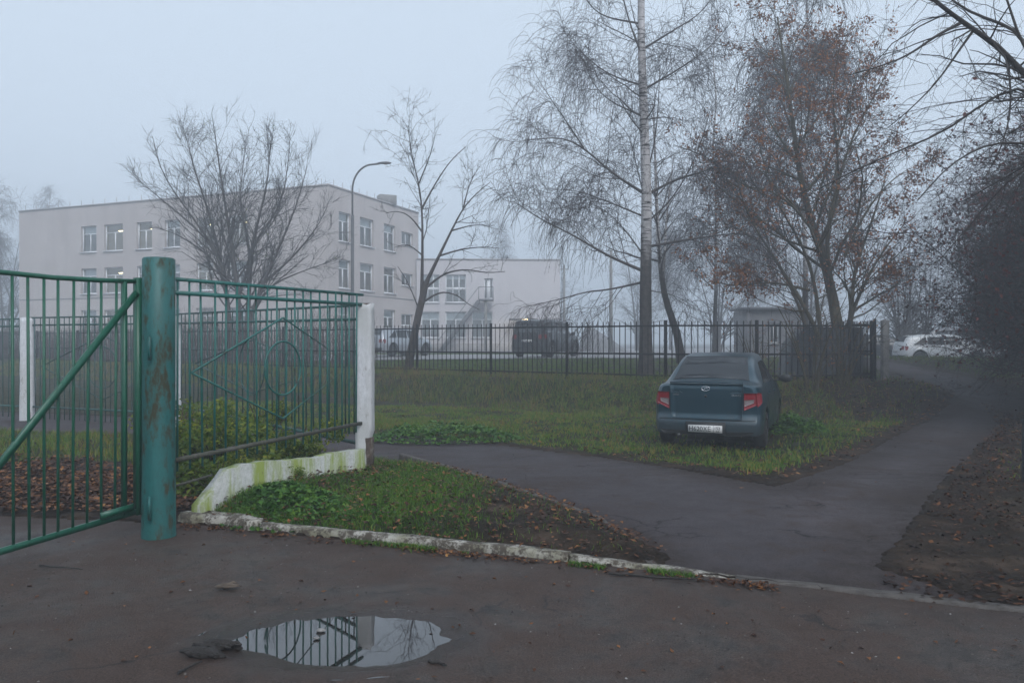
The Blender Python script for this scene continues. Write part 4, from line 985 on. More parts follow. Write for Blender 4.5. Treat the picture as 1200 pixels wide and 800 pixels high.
# open gate leaf
gh = np.array([-3.06, 6.52]); gd = np.array([-.503, -.864]); GL = 2.75; grz = math.atan2(gd[1], gd[0])
t = thing('gate_leaf', (gh[0], gh[1], 0), 'green barred gate leaf with a diagonal brace standing open', 'gate', None, grz)
def gz_(s): return .215-.085*s
MB().beam((0, 0, gz_(0)-.03), (0, 0, 2.12), .055, .055).obj('hinge_stile', M['gate'], t, world=False)
MB().tube([(0.02, 0, 2.09), (.35, 0, 2.078), (.7, 0, 2.075), (1.1, 0, 2.088), (1.8, 0, 2.10), (GL, 0, 2.11)], .019, 8).obj('top_rail', M['gate'], t, True, world=False)
MB().beam((.02, 0, gz_(0)), (GL, 0, gz_(GL)), .03, .045).obj('bottom_rail', M['gate'], t, world=False)
MB().beam((.06, .028, gz_(0)+.05), (.34, .028, gz_(.3)+.05), .02, .05).obj('corner_plate', M['gate'], t, world=False)
MB().beam((.03, .025, 2.0), (1.62, .025, .02+gz_(1.6)), .022, .05).obj('brace', M['gate'], t, world=False)
MB().beam((.125, 0, gz_(.1)), (.125, 0, 2.08), .03, .04).obj('inner_stile', M['gate'], t, world=False)
MB().beam((GL, 0, gz_(GL)), (GL, 0, 2.12), .05, .05).obj('end_stile', M['gate'], t, world=False)
me = bar_mesh(1.90, .0105, 'gate', 8)
s = .205; i = 0
while s < GL-.08:
    if abs(s-1.1) > .05:
        o = link('bar', me, t, (s, 0, gz_(s)-.0)); o.scale = (1, 1, (2.082-gz_(s))/1.90); o.rotation_euler = (0, random.gauss(0, .004), 0)
    s += .1+.018*random.random(); i += 1
MB().tube([(1.17, 0, 2.08), (1.15, 0, 2.0), (1.11, 0, 1.88), (1.095, 0, 1.75), (1.10, 0, 1.0), (1.10, 0, gz_(1.1))], .0125, 8).obj('bent_bar', M['gate'], t, True, world=False)

# ------------------------------------------------------------------ black fence
fpost = [(-28, 43.7), (-24.4, 40.9), (-20.9, 38.35), (-17.5, 35.95), (-14.3, 33.7), (-11.3, 31.6), (-8.5, 29.6), (-5.75, 27.65), (-3.06, 25.7), (-.64, 24.1), (1.55, 22.5), (4.0, 20.75), (6.3, 20.5), (9.55, 21.15)]
fpost = [(-31.6, 46.4)]+fpost
bf = thing('metal_fence', (0, 24, .5), 'long black steel picket fence running along the top of the bank', 'fence')
o0 = np.array([0, 24, .5]); pick = []
def fz(p): return float(h0(*p))
pm = MB().box((0, 0, .80), (.075, .075, 1.64)).mesh('fence_post', M['black'])
for p in fpost:
    link('fence_post', pm, bf, np.array([p[0], p[1], fz(p)-.02])-o0)
for a, b in zip(fpost[:-1], fpost[1:]):
    A = np.array([a[0], a[1], max(fz(a), .5)]); B = np.array([b[0], b[1], max(fz(b), .5)]); 
    if a[0] < -20: A[2] = max(A[2], .55)
    for z in (.16, .72, 1.46):
        MB().beam(A+(0, 0, z)-o0, B+(0, 0, z)-o0, .034, .044).obj('rail', M['black'], bf, world=False)
    L = np.hypot(*(B-A)[:2]); n = int(L/.165)
    for i in range(1, n): pick.append(A+(B-A)*i/n+(0, 0, .07))
pick = np.array(pick)
scrx = 600+F*pick[:, 0]/pick[:, 1]; order = np.argsort(np.where((scrx > 440) & (scrx < 1100), pick[:, 1], 99))
pk = MB().box((0, 0, .76), (.023, .023, 1.50)).mesh('picket', M['black'])
for i in order[:98]: link('picket', pk, bf, pick[i]-o0)
mb = MB()
for i in order[98:]: mb.box(pick[i]-o0+(0, 0, .76), (.023, .023, 1.50))
mb.obj('pickets', M['black'], bf, world=False)['kind'] = 'stuff'
# closing gate-like bay at the corner
cg = thing('fence_panel', (8.95, 21.0, fz((9, 21))), 'narrow black barred panel closing the fence at the grey corner pillar', 'fence panel', None, .15)
for s in (0, .72): MB().box((s, .08, .82), (.055, .055, 1.66)).obj('stile', M['black'], cg, world=False)
for z in (.2, .8, 1.5): MB().box((.36, .08, z), (.72, .03, .035)).obj('rail', M['black'], cg, world=False)
me = MB().box((0, 0, .84), (.02, .02, 1.5)).mesh('bar', M['black'])
for i in range(1, 7): link('bar', me, cg, (i*.103, .08, 0))
t = thing('pillar', (9.95, 21.25, fz((9.9, 21.2))-.05), 'thin grey concrete pillar at the corner where the black fence ends', 'pillar')
bevel(MB().box((0, 0, .82), (.17, .17, 1.64)).obj('shaft', M['conc'], t, world=False), .015)
MB().lathe([(0, 1.70), (.13, 1.645), (.13, 1.62)], k=4).obj('cap', M['conc'], t, world=False).rotation_euler = (0, 0, pi/4)
# dark container behind the corner
dc = thing('skip_container', (9.15, 23.6, .55), 'dark sheet metal container with a sloping end behind the fence corner', 'container', None, -.04)
w, dpt, h = 2.1, 1.2, 1.45
V = [(-1.15, -.6, 0), (1, -.6, 0), (1, .6, 0), (-1.15, .6, 0), (-.95, -.6, 1.0), (-.55, -.6, 1.4), (1, -.6, 1.42), (-.95, .6, 1.0), (-.55, .6, 1.4), (1, .6, 1.42)]
me = npmesh('body', V, [np.array([[0, 1, 2, 3], [5, 6, 9, 8], [1, 2, 9, 6], [0, 4, 7, 3], [4, 5, 8, 7]]), np.array([[0, 1, 6, 5, 4], [3, 7, 8, 9, 2]])], None)
M['cont'] = painted('dark_container_paint', (.013, .018, .024), (.03, .018, .012), .4, 5, None, .6); me.materials.append(M['cont']); link('body', me, dc)
for xx in (-.5, -.05, .4, .85): MB().box((xx, -.625, .70), (.05, .05, 1.36)).obj('rib', M['cont'], dc, world=False)
MB().box((.22, 0, 1.44), (1.62, 1.26, .04)).obj('lid', M['cont'], dc, world=False)

# ------------------------------------------------------------------ street lamp, utility pole, stump post
M['lampgrey'] = nmat('dull_galvanised_steel', [(.3, (.07, .07, .075)), (.7, (.11, .11, .115))], 5, .7, 0)
Yl = 36.0; bx = W(413, 400, Yl)[0]
t = thing('street_lamp', (bx, Yl, .7), 'tall grey steel street lamp with one curved arm before the school', 'street lamp')
H1 = 7.2
MB().tube([(0, 0, -.1), (0, 0, 1.6), (0, 0, 1.62), (0, 0, 6.6)], [.10, .095, .08, .075], 14).obj('pole', M['lampgrey'], t, True, world=False)
pts = [(0, 0, 6.6)]+[(0, 0, 7.0)]+[(.95*(1-cos(u)), 0, 7.75+1.15*sin(u)) for u in np.linspace(0, 1.35, 12)]+[(1.25, 0, 8.93)]
MB().tube(pts, [.042]*len(pts), 10).obj('arm', M['lampgrey'], t, True, world=False)
h = MB(); sec = [(-.05, .03, .03), (.1, .07, .05), (.3, .11, .065), (.48, .09, .05), (.56, .02, .02)]; V = []
for x_, w_, h_ in sec:
    for k in range(10): u = k*2*pi/10; V.append((1.2+x_, w_*cos(u), 8.94+h_*sin(u)+.02))
h.add(V, [[i*10+j, i*10+(j+1) % 10, (i+1)*10+(j+1) % 10, (i+1)*10+j] for i in range(4) for j in range(10)]).obj('lamp_head', M['lampgrey'], t, True, world=False)
MB().lathe([(0, 8.885), (.07, 8.89), (.085, 8.92)], (1.5, 0, 0), 12).obj('lamp_glass', M['clear'], t, True, world=False)
for X_, Y_, hh, lab in ((W(716, 400, 55)[0], 55, 7.2, 'thin concrete utility pole faint in the fog right of the dark off-roader'), (W(661, 400, 74)[0], 74, 8, 'faint thin pole in the fog above the dark off-roader')):
    t = thing('utility_pole', (X_, Y_, .7), lab, 'pole')
    MB().tube([(0, 0, -.1), (0, 0, hh)], [.14, .09], 10).obj('shaft', M['conc'], t, True, world=False)
    MB().box((0, 0, hh-.4), (.9, .07, .07)).obj('crossarm', M['conc'], t, world=False)
sx_, sy_ = 5.74, 8.85
t = thing('stump_post', (sx_, sy_, 0), 'short black post standing in the dark leaf litter at the right border', 'post')
bevel(MB().box((0, 0, .34), (.10, .10, .76)).obj('shaft', M['plastic'], t, world=False), .012)
MB().lathe([(0, .76), (.075, .73), (.075, .70)], k=4).obj('cap', M['plastic'], t, world=False).rotation_euler = (0, 0, pi/4)

# ------------------------------------------------------------------ debris on the driveway
def chunk(name, loc, size, rz, mat, label, cat, seed, n=7):
    t = thing(name, loc, label, cat, None, rz); 
    r = random.Random(seed)
    for i in range(n):
        L = size[0]*r.uniform(.4, .9); w_ = size[1]*r.uniform(.12, .3); y = (r.random()-.5)*size[1]; x = (r.random()-.5)*size[0]*.3
        z = size[2]*r.uniform(.15, .8); m_ = 7
        pts = [(x-L/2+L*j/m_, y+r.gauss(0, .006), z+r.gauss(0, .004)) for j in range(m_+1)]
        MB().tube(pts, [w_*(.15+1.2*sin(pi*(j+.4)/(m_+.9)))*.5 for j in range(m_+1)], 5).obj('splinter', M[mat], t, world=False)
    return t
chunk('bark_piece', (*G(267, 690), .008), (.20, .07, .035), .25, 'woodp', 'pale splintered piece of bark lying on the driveway above the puddle', 'bark', 1)
chunk('bark_piece', (*G(250, 765), .006), (.26, .15, .03), -.25, 'wood', 'dark flat slab of wet bark left of the puddle', 'bark', 2, 12)
def stick(a, b, r, label):
    a = np.array([*G(*a), .012]); b = np.array([*G(*b), .012]); p = [a+(b-a)*i/8+rng.normal(0, .006, 3)*(1, 1, .3) for i in range(9)]
    tagit(MB().tube(p, [r*(1-.5*i/8) for i in range(9)], 6).obj('stick', M['wood'], None, True), label, 'stick')
stick((712, 673), (832, 682), .008, 'long thin dark stick lying below the worn white kerb')
stick((208, 791), (234, 777), .008, 'short dark stick beside the wet bark left of the puddle')
stick((504, 776), (524, 781), .009, 'short black twig at the right end of the puddle')
stick((45, 664), (98, 668), .006, 'thin twig on the driveway in front of the open gate')
def stone(px_, py_, s, label):
    x, y = G(px_, py_); V = []; 
    m = MB().lathe([(0, -.4), (.6, -.35), (1, 0), (.75, .45), (.3, .62), (0, .65)], k=9)
    me = m.mesh('stone', M['conc'], True); me.transform(__import__('mathutils').Matrix.Diagonal((s, s*.8, s*.6, 1)))
    tagit(link('stone', me, None, (x, y, .004)), label, 'stone')
stone(376, 739, .028, 'larger of two small stones poking out of the puddle'); stone(371, 748, .02, 'smaller of two small stones poking out of the puddle')

# ------------------------------------------------------------------ vehicles
def text_mesh(c):
    tmp = bpy.data.objects.new('tmp', c); COL.objects.link(tmp); bpy.context.view_layer.update()
    me = bpy.data.meshes.new_from_object(tmp.evaluated_get(bpy.context.evaluated_depsgraph_get())); bpy.data.objects.remove(tmp); return me
class Body:
    def __init__(s, a, L, wheels, wr, zs=.20, rp=None, fp=None, arch=.07):
        s.a = {k: np.array(v, float) for k, v in a.items()}; s.L = L; s.wh = wheels; s.wr = wr; s.zs = zs; s.ar = wr+arch
        s.rp = rp or ([.2, .3, .5, .8, 1.1], [.06, 0, 0, .02, .05]); s.fp = fp or ([.2, .4, .7, 1.0], [.05, 0, .03, .12])
    def A(s, k, u):
        x = s.a['x']; y = s.a[k]; u = np.clip(u, x[0], x[-1]); m = np.gradient(y, x)
        d = np.diff(y)/np.diff(x)  # monotone-ish slopes
        for i in range(1, len(x)-1):
            m[i] = 0 if d[i-1]*d[i] <= 0 else 2*d[i-1]*d[i]/(d[i-1]+d[i])
        m[0], m[-1] = d[0], d[-1]
        i = np.clip(np.searchsorted(x, u)-1, 0, len(x)-2); h = x[i+1]-x[i]; t = (u-x[i])/h
        return (2*t**3-3*t**2+1)*y[i]+(t**3-2*t**2+t)*h*m[i]+(-2*t**3+3*t**2)*y[i+1]+(t**3-t**2)*h*m[i+1]
    def ctrl(s, u):
        u = np.asarray(u, float); zt, wr, wb, zb, wm = (s.A(k, u) for k in ('zt', 'wr', 'wb', 'zb', 'wm'))
        crown = s.A('cr', u) if 'cr' in s.a else np.full(u.shape, .045)
        zs = np.full(u.shape, s.zs)
        for c in s.wh:
            q = s.ar**2-(u-c)**2; zs = np.where(q > 0, np.maximum(zs, s.wr+np.sqrt(np.maximum(q, 0))), zs)
        zs = np.minimum(zs, zb-.14)
        zm = np.maximum(zb-.26, zs+.06); zl = np.maximum(np.minimum(.46, zm-.05), zs+.03)
        P = [(0*u, zt), (wr*.55, zt-crown*.25), (wr, zt-crown), (wb, zb), (wm, zm), (wm, zl), (wm-.025, zs), (wm-.14, zs-.0), (0*u, zs)]
        return np.array(P)      # 9,2,(...)
    def S(s, u, v):
        u = np.asarray(u, float); v = np.asarray(v, float); sg = np.where(v < 0, -1., 1.); v = np.abs(v)
        C = s.ctrl(u); i = np.clip(v.astype(int), 0, 7); t = v-i
        def g(j): j = np.clip(j, 0, 8); return np.take_along_axis(C.reshape(9, 2, -1), j.reshape(1, 1, -1).repeat(2, 1), 0)[0].reshape((2,)+u.shape)
        p0, p1, p2, p3 = g(i-1), g(i), g(i+1), g(i+2)
        p0 = np.where(i == 0, np.stack([-p2[0], p2[1]]), p0)
        k = .32
        lin = p1*(1-t)+p2*t
        cr = .5*((2*p1)+(-p0+p2)*t+(2*p0-5*p1+4*p2-p3)*t**2+(-p0+3*p1-3*p2+p3)*t**3)
        q = lin*(1-.6)+cr*.6
        y, z = q; return s.pos(u, y*sg, z)
    def pos(s, u, y, z):
        fr = np.clip(1-u/.5, 0, 1)**2; ff = np.clip(1-(s.L-u)/.5, 0, 1)**2
        x = u+np.interp(z, *s.rp)*fr+.10*(np.abs(y)/.8)**4*fr - np.interp(z, *s.fp)*ff-.16*(np.abs(y)/.8)**3*ff
        return np.stack([x, y, z], -1)
    def body(s, parent, mat):
        us = np.unique(np.concatenate([np.arange(0, s.L, .05), s.a['x'], [s.L]])); vs = np.concatenate([-np.arange(8, 0, -.25), np.arange(0, 8.01, .25)])
        U, Vv = np.meshgrid(us, vs, indexing='ij'); P = s.S(U, Vv); nu, nv = U.shape
        i = np.arange(nu-1)[:, None]*nv+np.arange(nv-1)[None]
        Q = np.stack([i, i+1, i+nv+1, i+nv], -1).reshape(-1, 4); V = P.reshape(-1, 3); Vs = [V]; Qs = [Q]; n = len(V)
        for uu, fl in ((0.0, 1), (s.L, 0)):
            vc = np.arange(0, 8.01, .25); R_ = s.S(np.full(len(vc), uu), vc); sy = np.linspace(-1, 1, 15)
            Y = R_[:, 1][:, None]*sy[None]; Z = np.repeat(R_[:, 2][:, None], 15, 1); C = s.pos(np.full(Y.shape, uu), Y, Z)
            j = np.arange(len(vc)-1)[:, None]*15+np.arange(14)[None]; q = np.stack([j, j+15, j+16, j+1], -1).reshape(-1, 4)+n
            Vs.append(C.reshape(-1, 3)); Qs.append(q if fl else q[:, ::-1]); n += C.size//3
        return link('body', npmesh('body', np.vstack(Vs), np.vstack(Qs), mat, True), parent)
    def patch(s, name, uv, mat, parent, off=.005, nu=8, nv=8, mirror=False, thick=.012):
        """uv: four corners (u,v): low-a, low-b, high-b, high-a"""
        a, b, c, d = [np.array(q, float) for q in uv]; e, f = np.meshgrid(np.linspace(0, 1, nu+1), np.linspace(0, 1, nv+1), indexing='ij')
        e_, f_ = e[..., None], f[..., None]; q = (a*(1-e_)+b*e_)*(1-f_)+(d*(1-e_)+c*e_)*f_
        u, v = q[..., 0], q[..., 1]; P = s.S(u, v)
        du = s.S(u+.01, v)-s.S(u-.01, v); dv = s.S(u, v+.02)-s.S(u, v-.02); n = nrm(np.cross(dv, du))
        ctr = np.array([s.L/2, 0, .7]); n = np.where(((P-ctr)*n).sum(-1, keepdims=True) < 0, -n, n); P = P+n*off
        return s._sheet(name, P, n, mat, parent, thick, mirror)
    def _sheet(s, name, P, n, mat, parent, thick, mirror=False):
        out = []
        for m in ((1, -1) if mirror else (1,)):
            A_ = P*np.array([1, m, 1]); B_ = (P-n*thick)*np.array([1, m, 1]); k1, k2 = P.shape[:2]
            V = np.vstack([A_.reshape(-1, 3), B_.reshape(-1, 3)]); i = (np.arange(k1-1)[:, None]*k2+np.arange(k2-1)[None]); Q = np.stack([i, i+k2, i+k2+1, i+1], -1).reshape(-1, 4)
            N_ = k1*k2; rim = [x*k2 for x in range(k1)]+[(k1-1)*k2+y for y in range(1, k2)]+[x*k2+k2-1 for x in range(k1-2, -1, -1)]+[y for y in range(k2-2, 0, -1)]
            E = np.array([[rim[x], rim[(x+1) % len(rim)], rim[(x+1) % len(rim)]+N_, rim[x]+N_] for x in range(len(rim))])
            me = npmesh(name, V, np.vstack([Q, E]), mat, True)
            for p in me.polygons:
                if p.index >= len(Q): p.use_smooth = False
            out.append(link(name, me, parent))
        return out if mirror else out[0]
    def cap(s, name, yz, mat, parent, off=.006, ny=8, nz=8, rear=True, mirror=False, thick=.015):
        a, b, c, d = [np.array(q, float) for q in yz]; e, f = np.meshgrid(np.linspace(0, 1, ny+1), np.linspace(0, 1, nz+1), indexing='ij')
        e_, f_ = e[..., None], f[..., None]; q = (a*(1-e_)+b*e_)*(1-f_)+(d*(1-e_)+c*e_)*f_
        u = np.full(q.shape[:2], 0.0 if rear else s.L); P = s.pos(u, q[..., 0], q[..., 1]); n = np.zeros(P.shape); n[..., 0] = -1 if rear else 1
        return s._sheet(name, P+n*off, n, mat, parent, thick, mirror)
def wheel(parent, x, y, r, w, sgn):
    k = 28; hw = w/2
    ty = MB().lathe([(r*.62, -hw), (r*.9, -hw), (r*.985, -hw*.75), (r, -hw*.4), (r, hw*.4), (r*.985, hw*.75), (r*.9, hw), (r*.62, hw), (r*.60, 0), (r*.62, -hw)], (0, 0, 0), k, 'y')
    t = ty.obj('tyre', M['tyre'], parent, True, loc=(x, y, r), world=False)
    mb = MB().lathe([(0, .6*hw*sgn), (r*.14, .62*hw*sgn), (r*.18, .45*hw*sgn)], k=16, axis='y').lathe([(r*.53, .75*hw*sgn), (r*.60, .85*hw*sgn), (r*.62, .6*hw*sgn), (r*.60, -.6*hw*sgn)], k=k, axis='y')
    for i in range(7):
        a = i*2*pi/7; mb.beam((r*.14*cos(a), .55*hw*sgn, r*.14*sin(a)), (r*.58*cos(a), .72*hw*sgn, r*.58*sin(a)), r*.16, .02, (0, 1, 0))
    mb.lathe([(0, .1*hw*sgn), (r*.6, .1*hw*sgn)], k=k, axis='y')
    mb.obj('rim', M['rim'], t, True, world=False)
def mirror_part(parent, x, y, z, sgn, mat, sc_=1.0):
    V = []; k = 10
    for i, (dy, a, b) in enumerate([(0, .02, .02), (.03, .05, .055), (.10, .075, .08), (.17, .065, .07), (.20, .03, .04)]):
        for j in range(k):
            u = j*2*pi/k; cx = max(-.7, min(.7, cos(u)*1.2)); cz = max(-.8, min(.8, sin(u)*1.2)); V.append((x+a*cx*sc_, y+sgn*(.05+dy*sc_), z+.03+b*cz*sc_))
    mb = MB().add(V, [[i*k+j, i*k+(j+1) % k, (i+1)*k+(j+1) % k, (i+1)*k+j] for i in range(4) for j in range(k)]+[], [[0, j+1, j] for j in range(1, k-1)]+[[4*k, 4*k+j, 4*k+j+1] for j in range(1, k-1)])
    mb.beam((x, y-.04*sgn, z-.02), (x, y+sgn*.08, z+.0), .05, .03)
    mb.obj('wing_mirror', mat, parent, True, world=False)

SEDAN = dict(x=[0, .06, .2, .42, .58, .9, 1.25, 1.6, 2.1, 2.6, 2.9, 3.15, 3.4, 3.8, 4.08, 4.2, 4.26],
  zt=[1.035, 1.06, 1.07, 1.08, 1.13, 1.33, 1.455, 1.495, 1.50, 1.445, 1.28, 1.09, 1.01, .95, .85, .76, .66],
  wr=[.60, .63, .65, .655, .64, .60, .575, .57, .57, .56, .60, .66, .66, .62, .56, .5, .45],
  wb=[.69, .735, .765, .785, .79, .79, .795, .80, .80, .79, .78, .78, .77, .74, .68, .6, .5],
  zb=[.955, .97, .975, .975, .97, .965, .955, .95, .94, .93, .93, .93, .915, .87, .78, .69, .58],
  wm=[.755, .80, .825, .84, .845, .85, .85, .85, .85, .85, .85, .85, .845, .83, .77, .69, .58])
def sedan(loc, rz, label, mat, detailed=True):
    t = thing('parked_car', loc, label, 'car', None, rz)
    B = Body(SEDAN, 4.26, (.78, 3.26), .29, .245, ([.18, .26, .40, .475, .50, .56, .85, 1.0, 1.06], [.10, .02, .0, .008, .045, .05, .035, .03, .06]))
    B.body(t, mat)
    B.patch('rear_window', [(.50, -1.82), (.50, 1.82), (1.19, 1.70), (1.19, -1.70)], M['glass'], t, .006, 16, 8)
    B.patch('windscreen', [(3.12, -1.8), (3.12, 1.8), (2.62, 1.7), (2.62, -1.7)], M['glass'], t, .006, 16, 6)
    B.patch('side_window', [(.98, 2.86), (1.92, 2.88), (1.94, 2.22), (1.42, 2.25)], M['glass'], t, .005, 8, 4, True)
    B.patch('side_window', [(2.00, 2.88), (2.92, 2.88), (2.52, 2.25), (2.00, 2.22)], M['glass'], t, .005, 8, 4, True)
    for u in (1.96, 1.0, 2.96): B.patch('door_gap', [(u, 2.95), (u+.010, 2.95), (u+.010+(.12 if u < 1.5 else 0), 6.0-(.0)), (u+(.12 if u < 1.5 else 0), 6.0)], M['seam'], t, .002, 1, 14, True, .004)
    B.patch('door_handle', [(1.22, 3.42), (1.40, 3.42), (1.40, 3.30), (1.22, 3.30)], mat, t, .022, 3, 2, True, .03)
    B.patch('door_handle', [(2.18, 3.42), (2.36, 3.42), (2.36, 3.30), (2.18, 3.30)], mat, t, .022, 3, 2, True, .03)
    # boot lid with its gap
    B.cap('boot_gap', [(-.548, .475), (.548, .475), (.572, 1.01), (-.572, 1.01)], M['seam'], t, -.030, 10, 10, thick=.01)
    B.cap('boot_lid', [(-.538, .485), (.538, .485), (.562, 1.03), (-.562, 1.03)], mat, t, .022, 12, 12, thick=.03)
    MB().tube([(.05, -.56, 1.045), (.018, -.3, 1.055), (.012, 0, 1.058), (.018, .3, 1.055), (.05, .56, 1.045)], .012, 8).obj('spoiler_lip', mat, t, True, world=False)
    for sg in (-1, 1):
        tl = B.cap('tail_light', [(sg*.572, .63), (sg*.765, .715), (sg*.75, .895), (sg*.572, .895)], M['red'], t, .020, 6, 6, thick=.03)
        B.cap('reversing_lens', [(sg*.578, .69), (sg*.715, .745), (sg*.72, .80), (sg*.578, .79)], M['clear'], tl, .026, 5, 4, thick=.01)
        B.patch('light_side', [(-.0, sg*3.3), (.22, sg*3.36), (.15, sg*3.85), (-.0, sg*4.05)], M['red'], tl, .012, 5, 5)
        B.cap('boot_crease', [(sg*.36, .885), (sg*.545, .893), (sg*.545, .915), (sg*.40, .912)], mat, t, .036, 4, 1, thick=.02)
    # emblem: ring and sail shape, and script on both sides
    e = MB().tube([(-.022+.035, .062*cos(u), .955+.034*sin(u)) for u in np.linspace(0, 2*pi, 25)], .0075, 6, False)
    e.tube([(.010, -.03, .945), (.008, -.012, .972), (.008, .01, .965), (.008, .025, .935)], .006, 6); e.obj('emblem', M['chrome'], t, True, world=False)
    MB().lathe([(0, -.0), (.022, 0), (.024, .02)], (.006, 0, .84), 14, 'x').obj('lock', M['plastic'], t, world=False)
    for y, tx in ((.46, 'LADA'), (-.46, 'GRANTA')):
        c = bpy.data.curves.new('badge', 'FONT'); c.body = tx; c.size = .036; c.extrude = .0012; c.align_x = 'CENTER'; c.materials.append(M['chrome'])
        o = link('badge', text_mesh(c), t, (.020, y, .845)); o.rotation_euler = (pi/2, 0, -pi/2)
    MB().box((-.012, 0, .345), (.03, .60, .20)).obj('plate_recess', M['plastic'], t, world=False)
    pf = bevel(MB().box((-.030, 0, .335), (.014, .535, .135)).obj('number_plate_frame', M['plastic'], t, world=False), .004)
    MB().box((-.038, 0, .338), (.006, .52, .112)).obj('number_plate', M['plate'], pf, world=False)
    def txt(s_, size, y, z):
        c = bpy.data.curves.new('plate_text', 'FONT'); c.body = s_; c.size = size; c.extrude = .0008; c.offset = .0004; c.materials.append(M['ink'])
        o = link('plate_text', text_mesh(c), pf, (-.0415, y, z)); o.rotation_euler = (pi/2, 0, -pi/2)
    txt('Н620ХЕ', .098, .252, .304); txt('152', .062, -.136, .330); txt('RUS', .030, -.165, .294)
    MB().box((-.0412, -.128, .338), (.001, .004, .108)).obj('plate_divider', M['ink'], pf, world=False)
    B.cap('bumper_gap', [(-.74, .468), (.74, .468), (.74, .476), (-.74, .476)], M['seam'], t, .004, 12, 1, thick=.004)
    B.cap('bumper_lower', [(-.66, .235), (.66, .235), (.72, .30), (-.72, .30)], M['plastic'], t, .012, 12, 3, thick=.03)
    for x in (.78, 3.26):
        for y in (-1, 1): wheel(t, x, y*.745, .29, .185, y)
    MB().box((2.0, 0, .30), (3.2, 1.2, .12)).box((.55, 0, .30), (.7, .9, .16)).obj('underbody', M['plastic'], t, world=False)
    MB().tube([(.02, .42, .22), (.4, .42, .24)], .028, 10).obj('exhaust', M['rim'], t, True, world=False)
    for y in (-1, 1): mirror_part(t, 2.88, y*.80, .985, y, M['plastic'], 1.15)
    for y in (-1, 1): B.cap('head_light', [(y*.34, .60), (y*.54, .58), (y*.56, .70), (y*.40, .70)], M['clear'], t, .01, rear=False)
    return t
def z_at(x, y): return float(ground_h(x, y))
CA = R(90-23)
cx, cy = 3.00, 12.35
sedan((cx, cy, z_at(cx, cy)+.035), CA, 'dark teal metallic sedan parked on the grass with its boot towards the viewer', M['teal'])

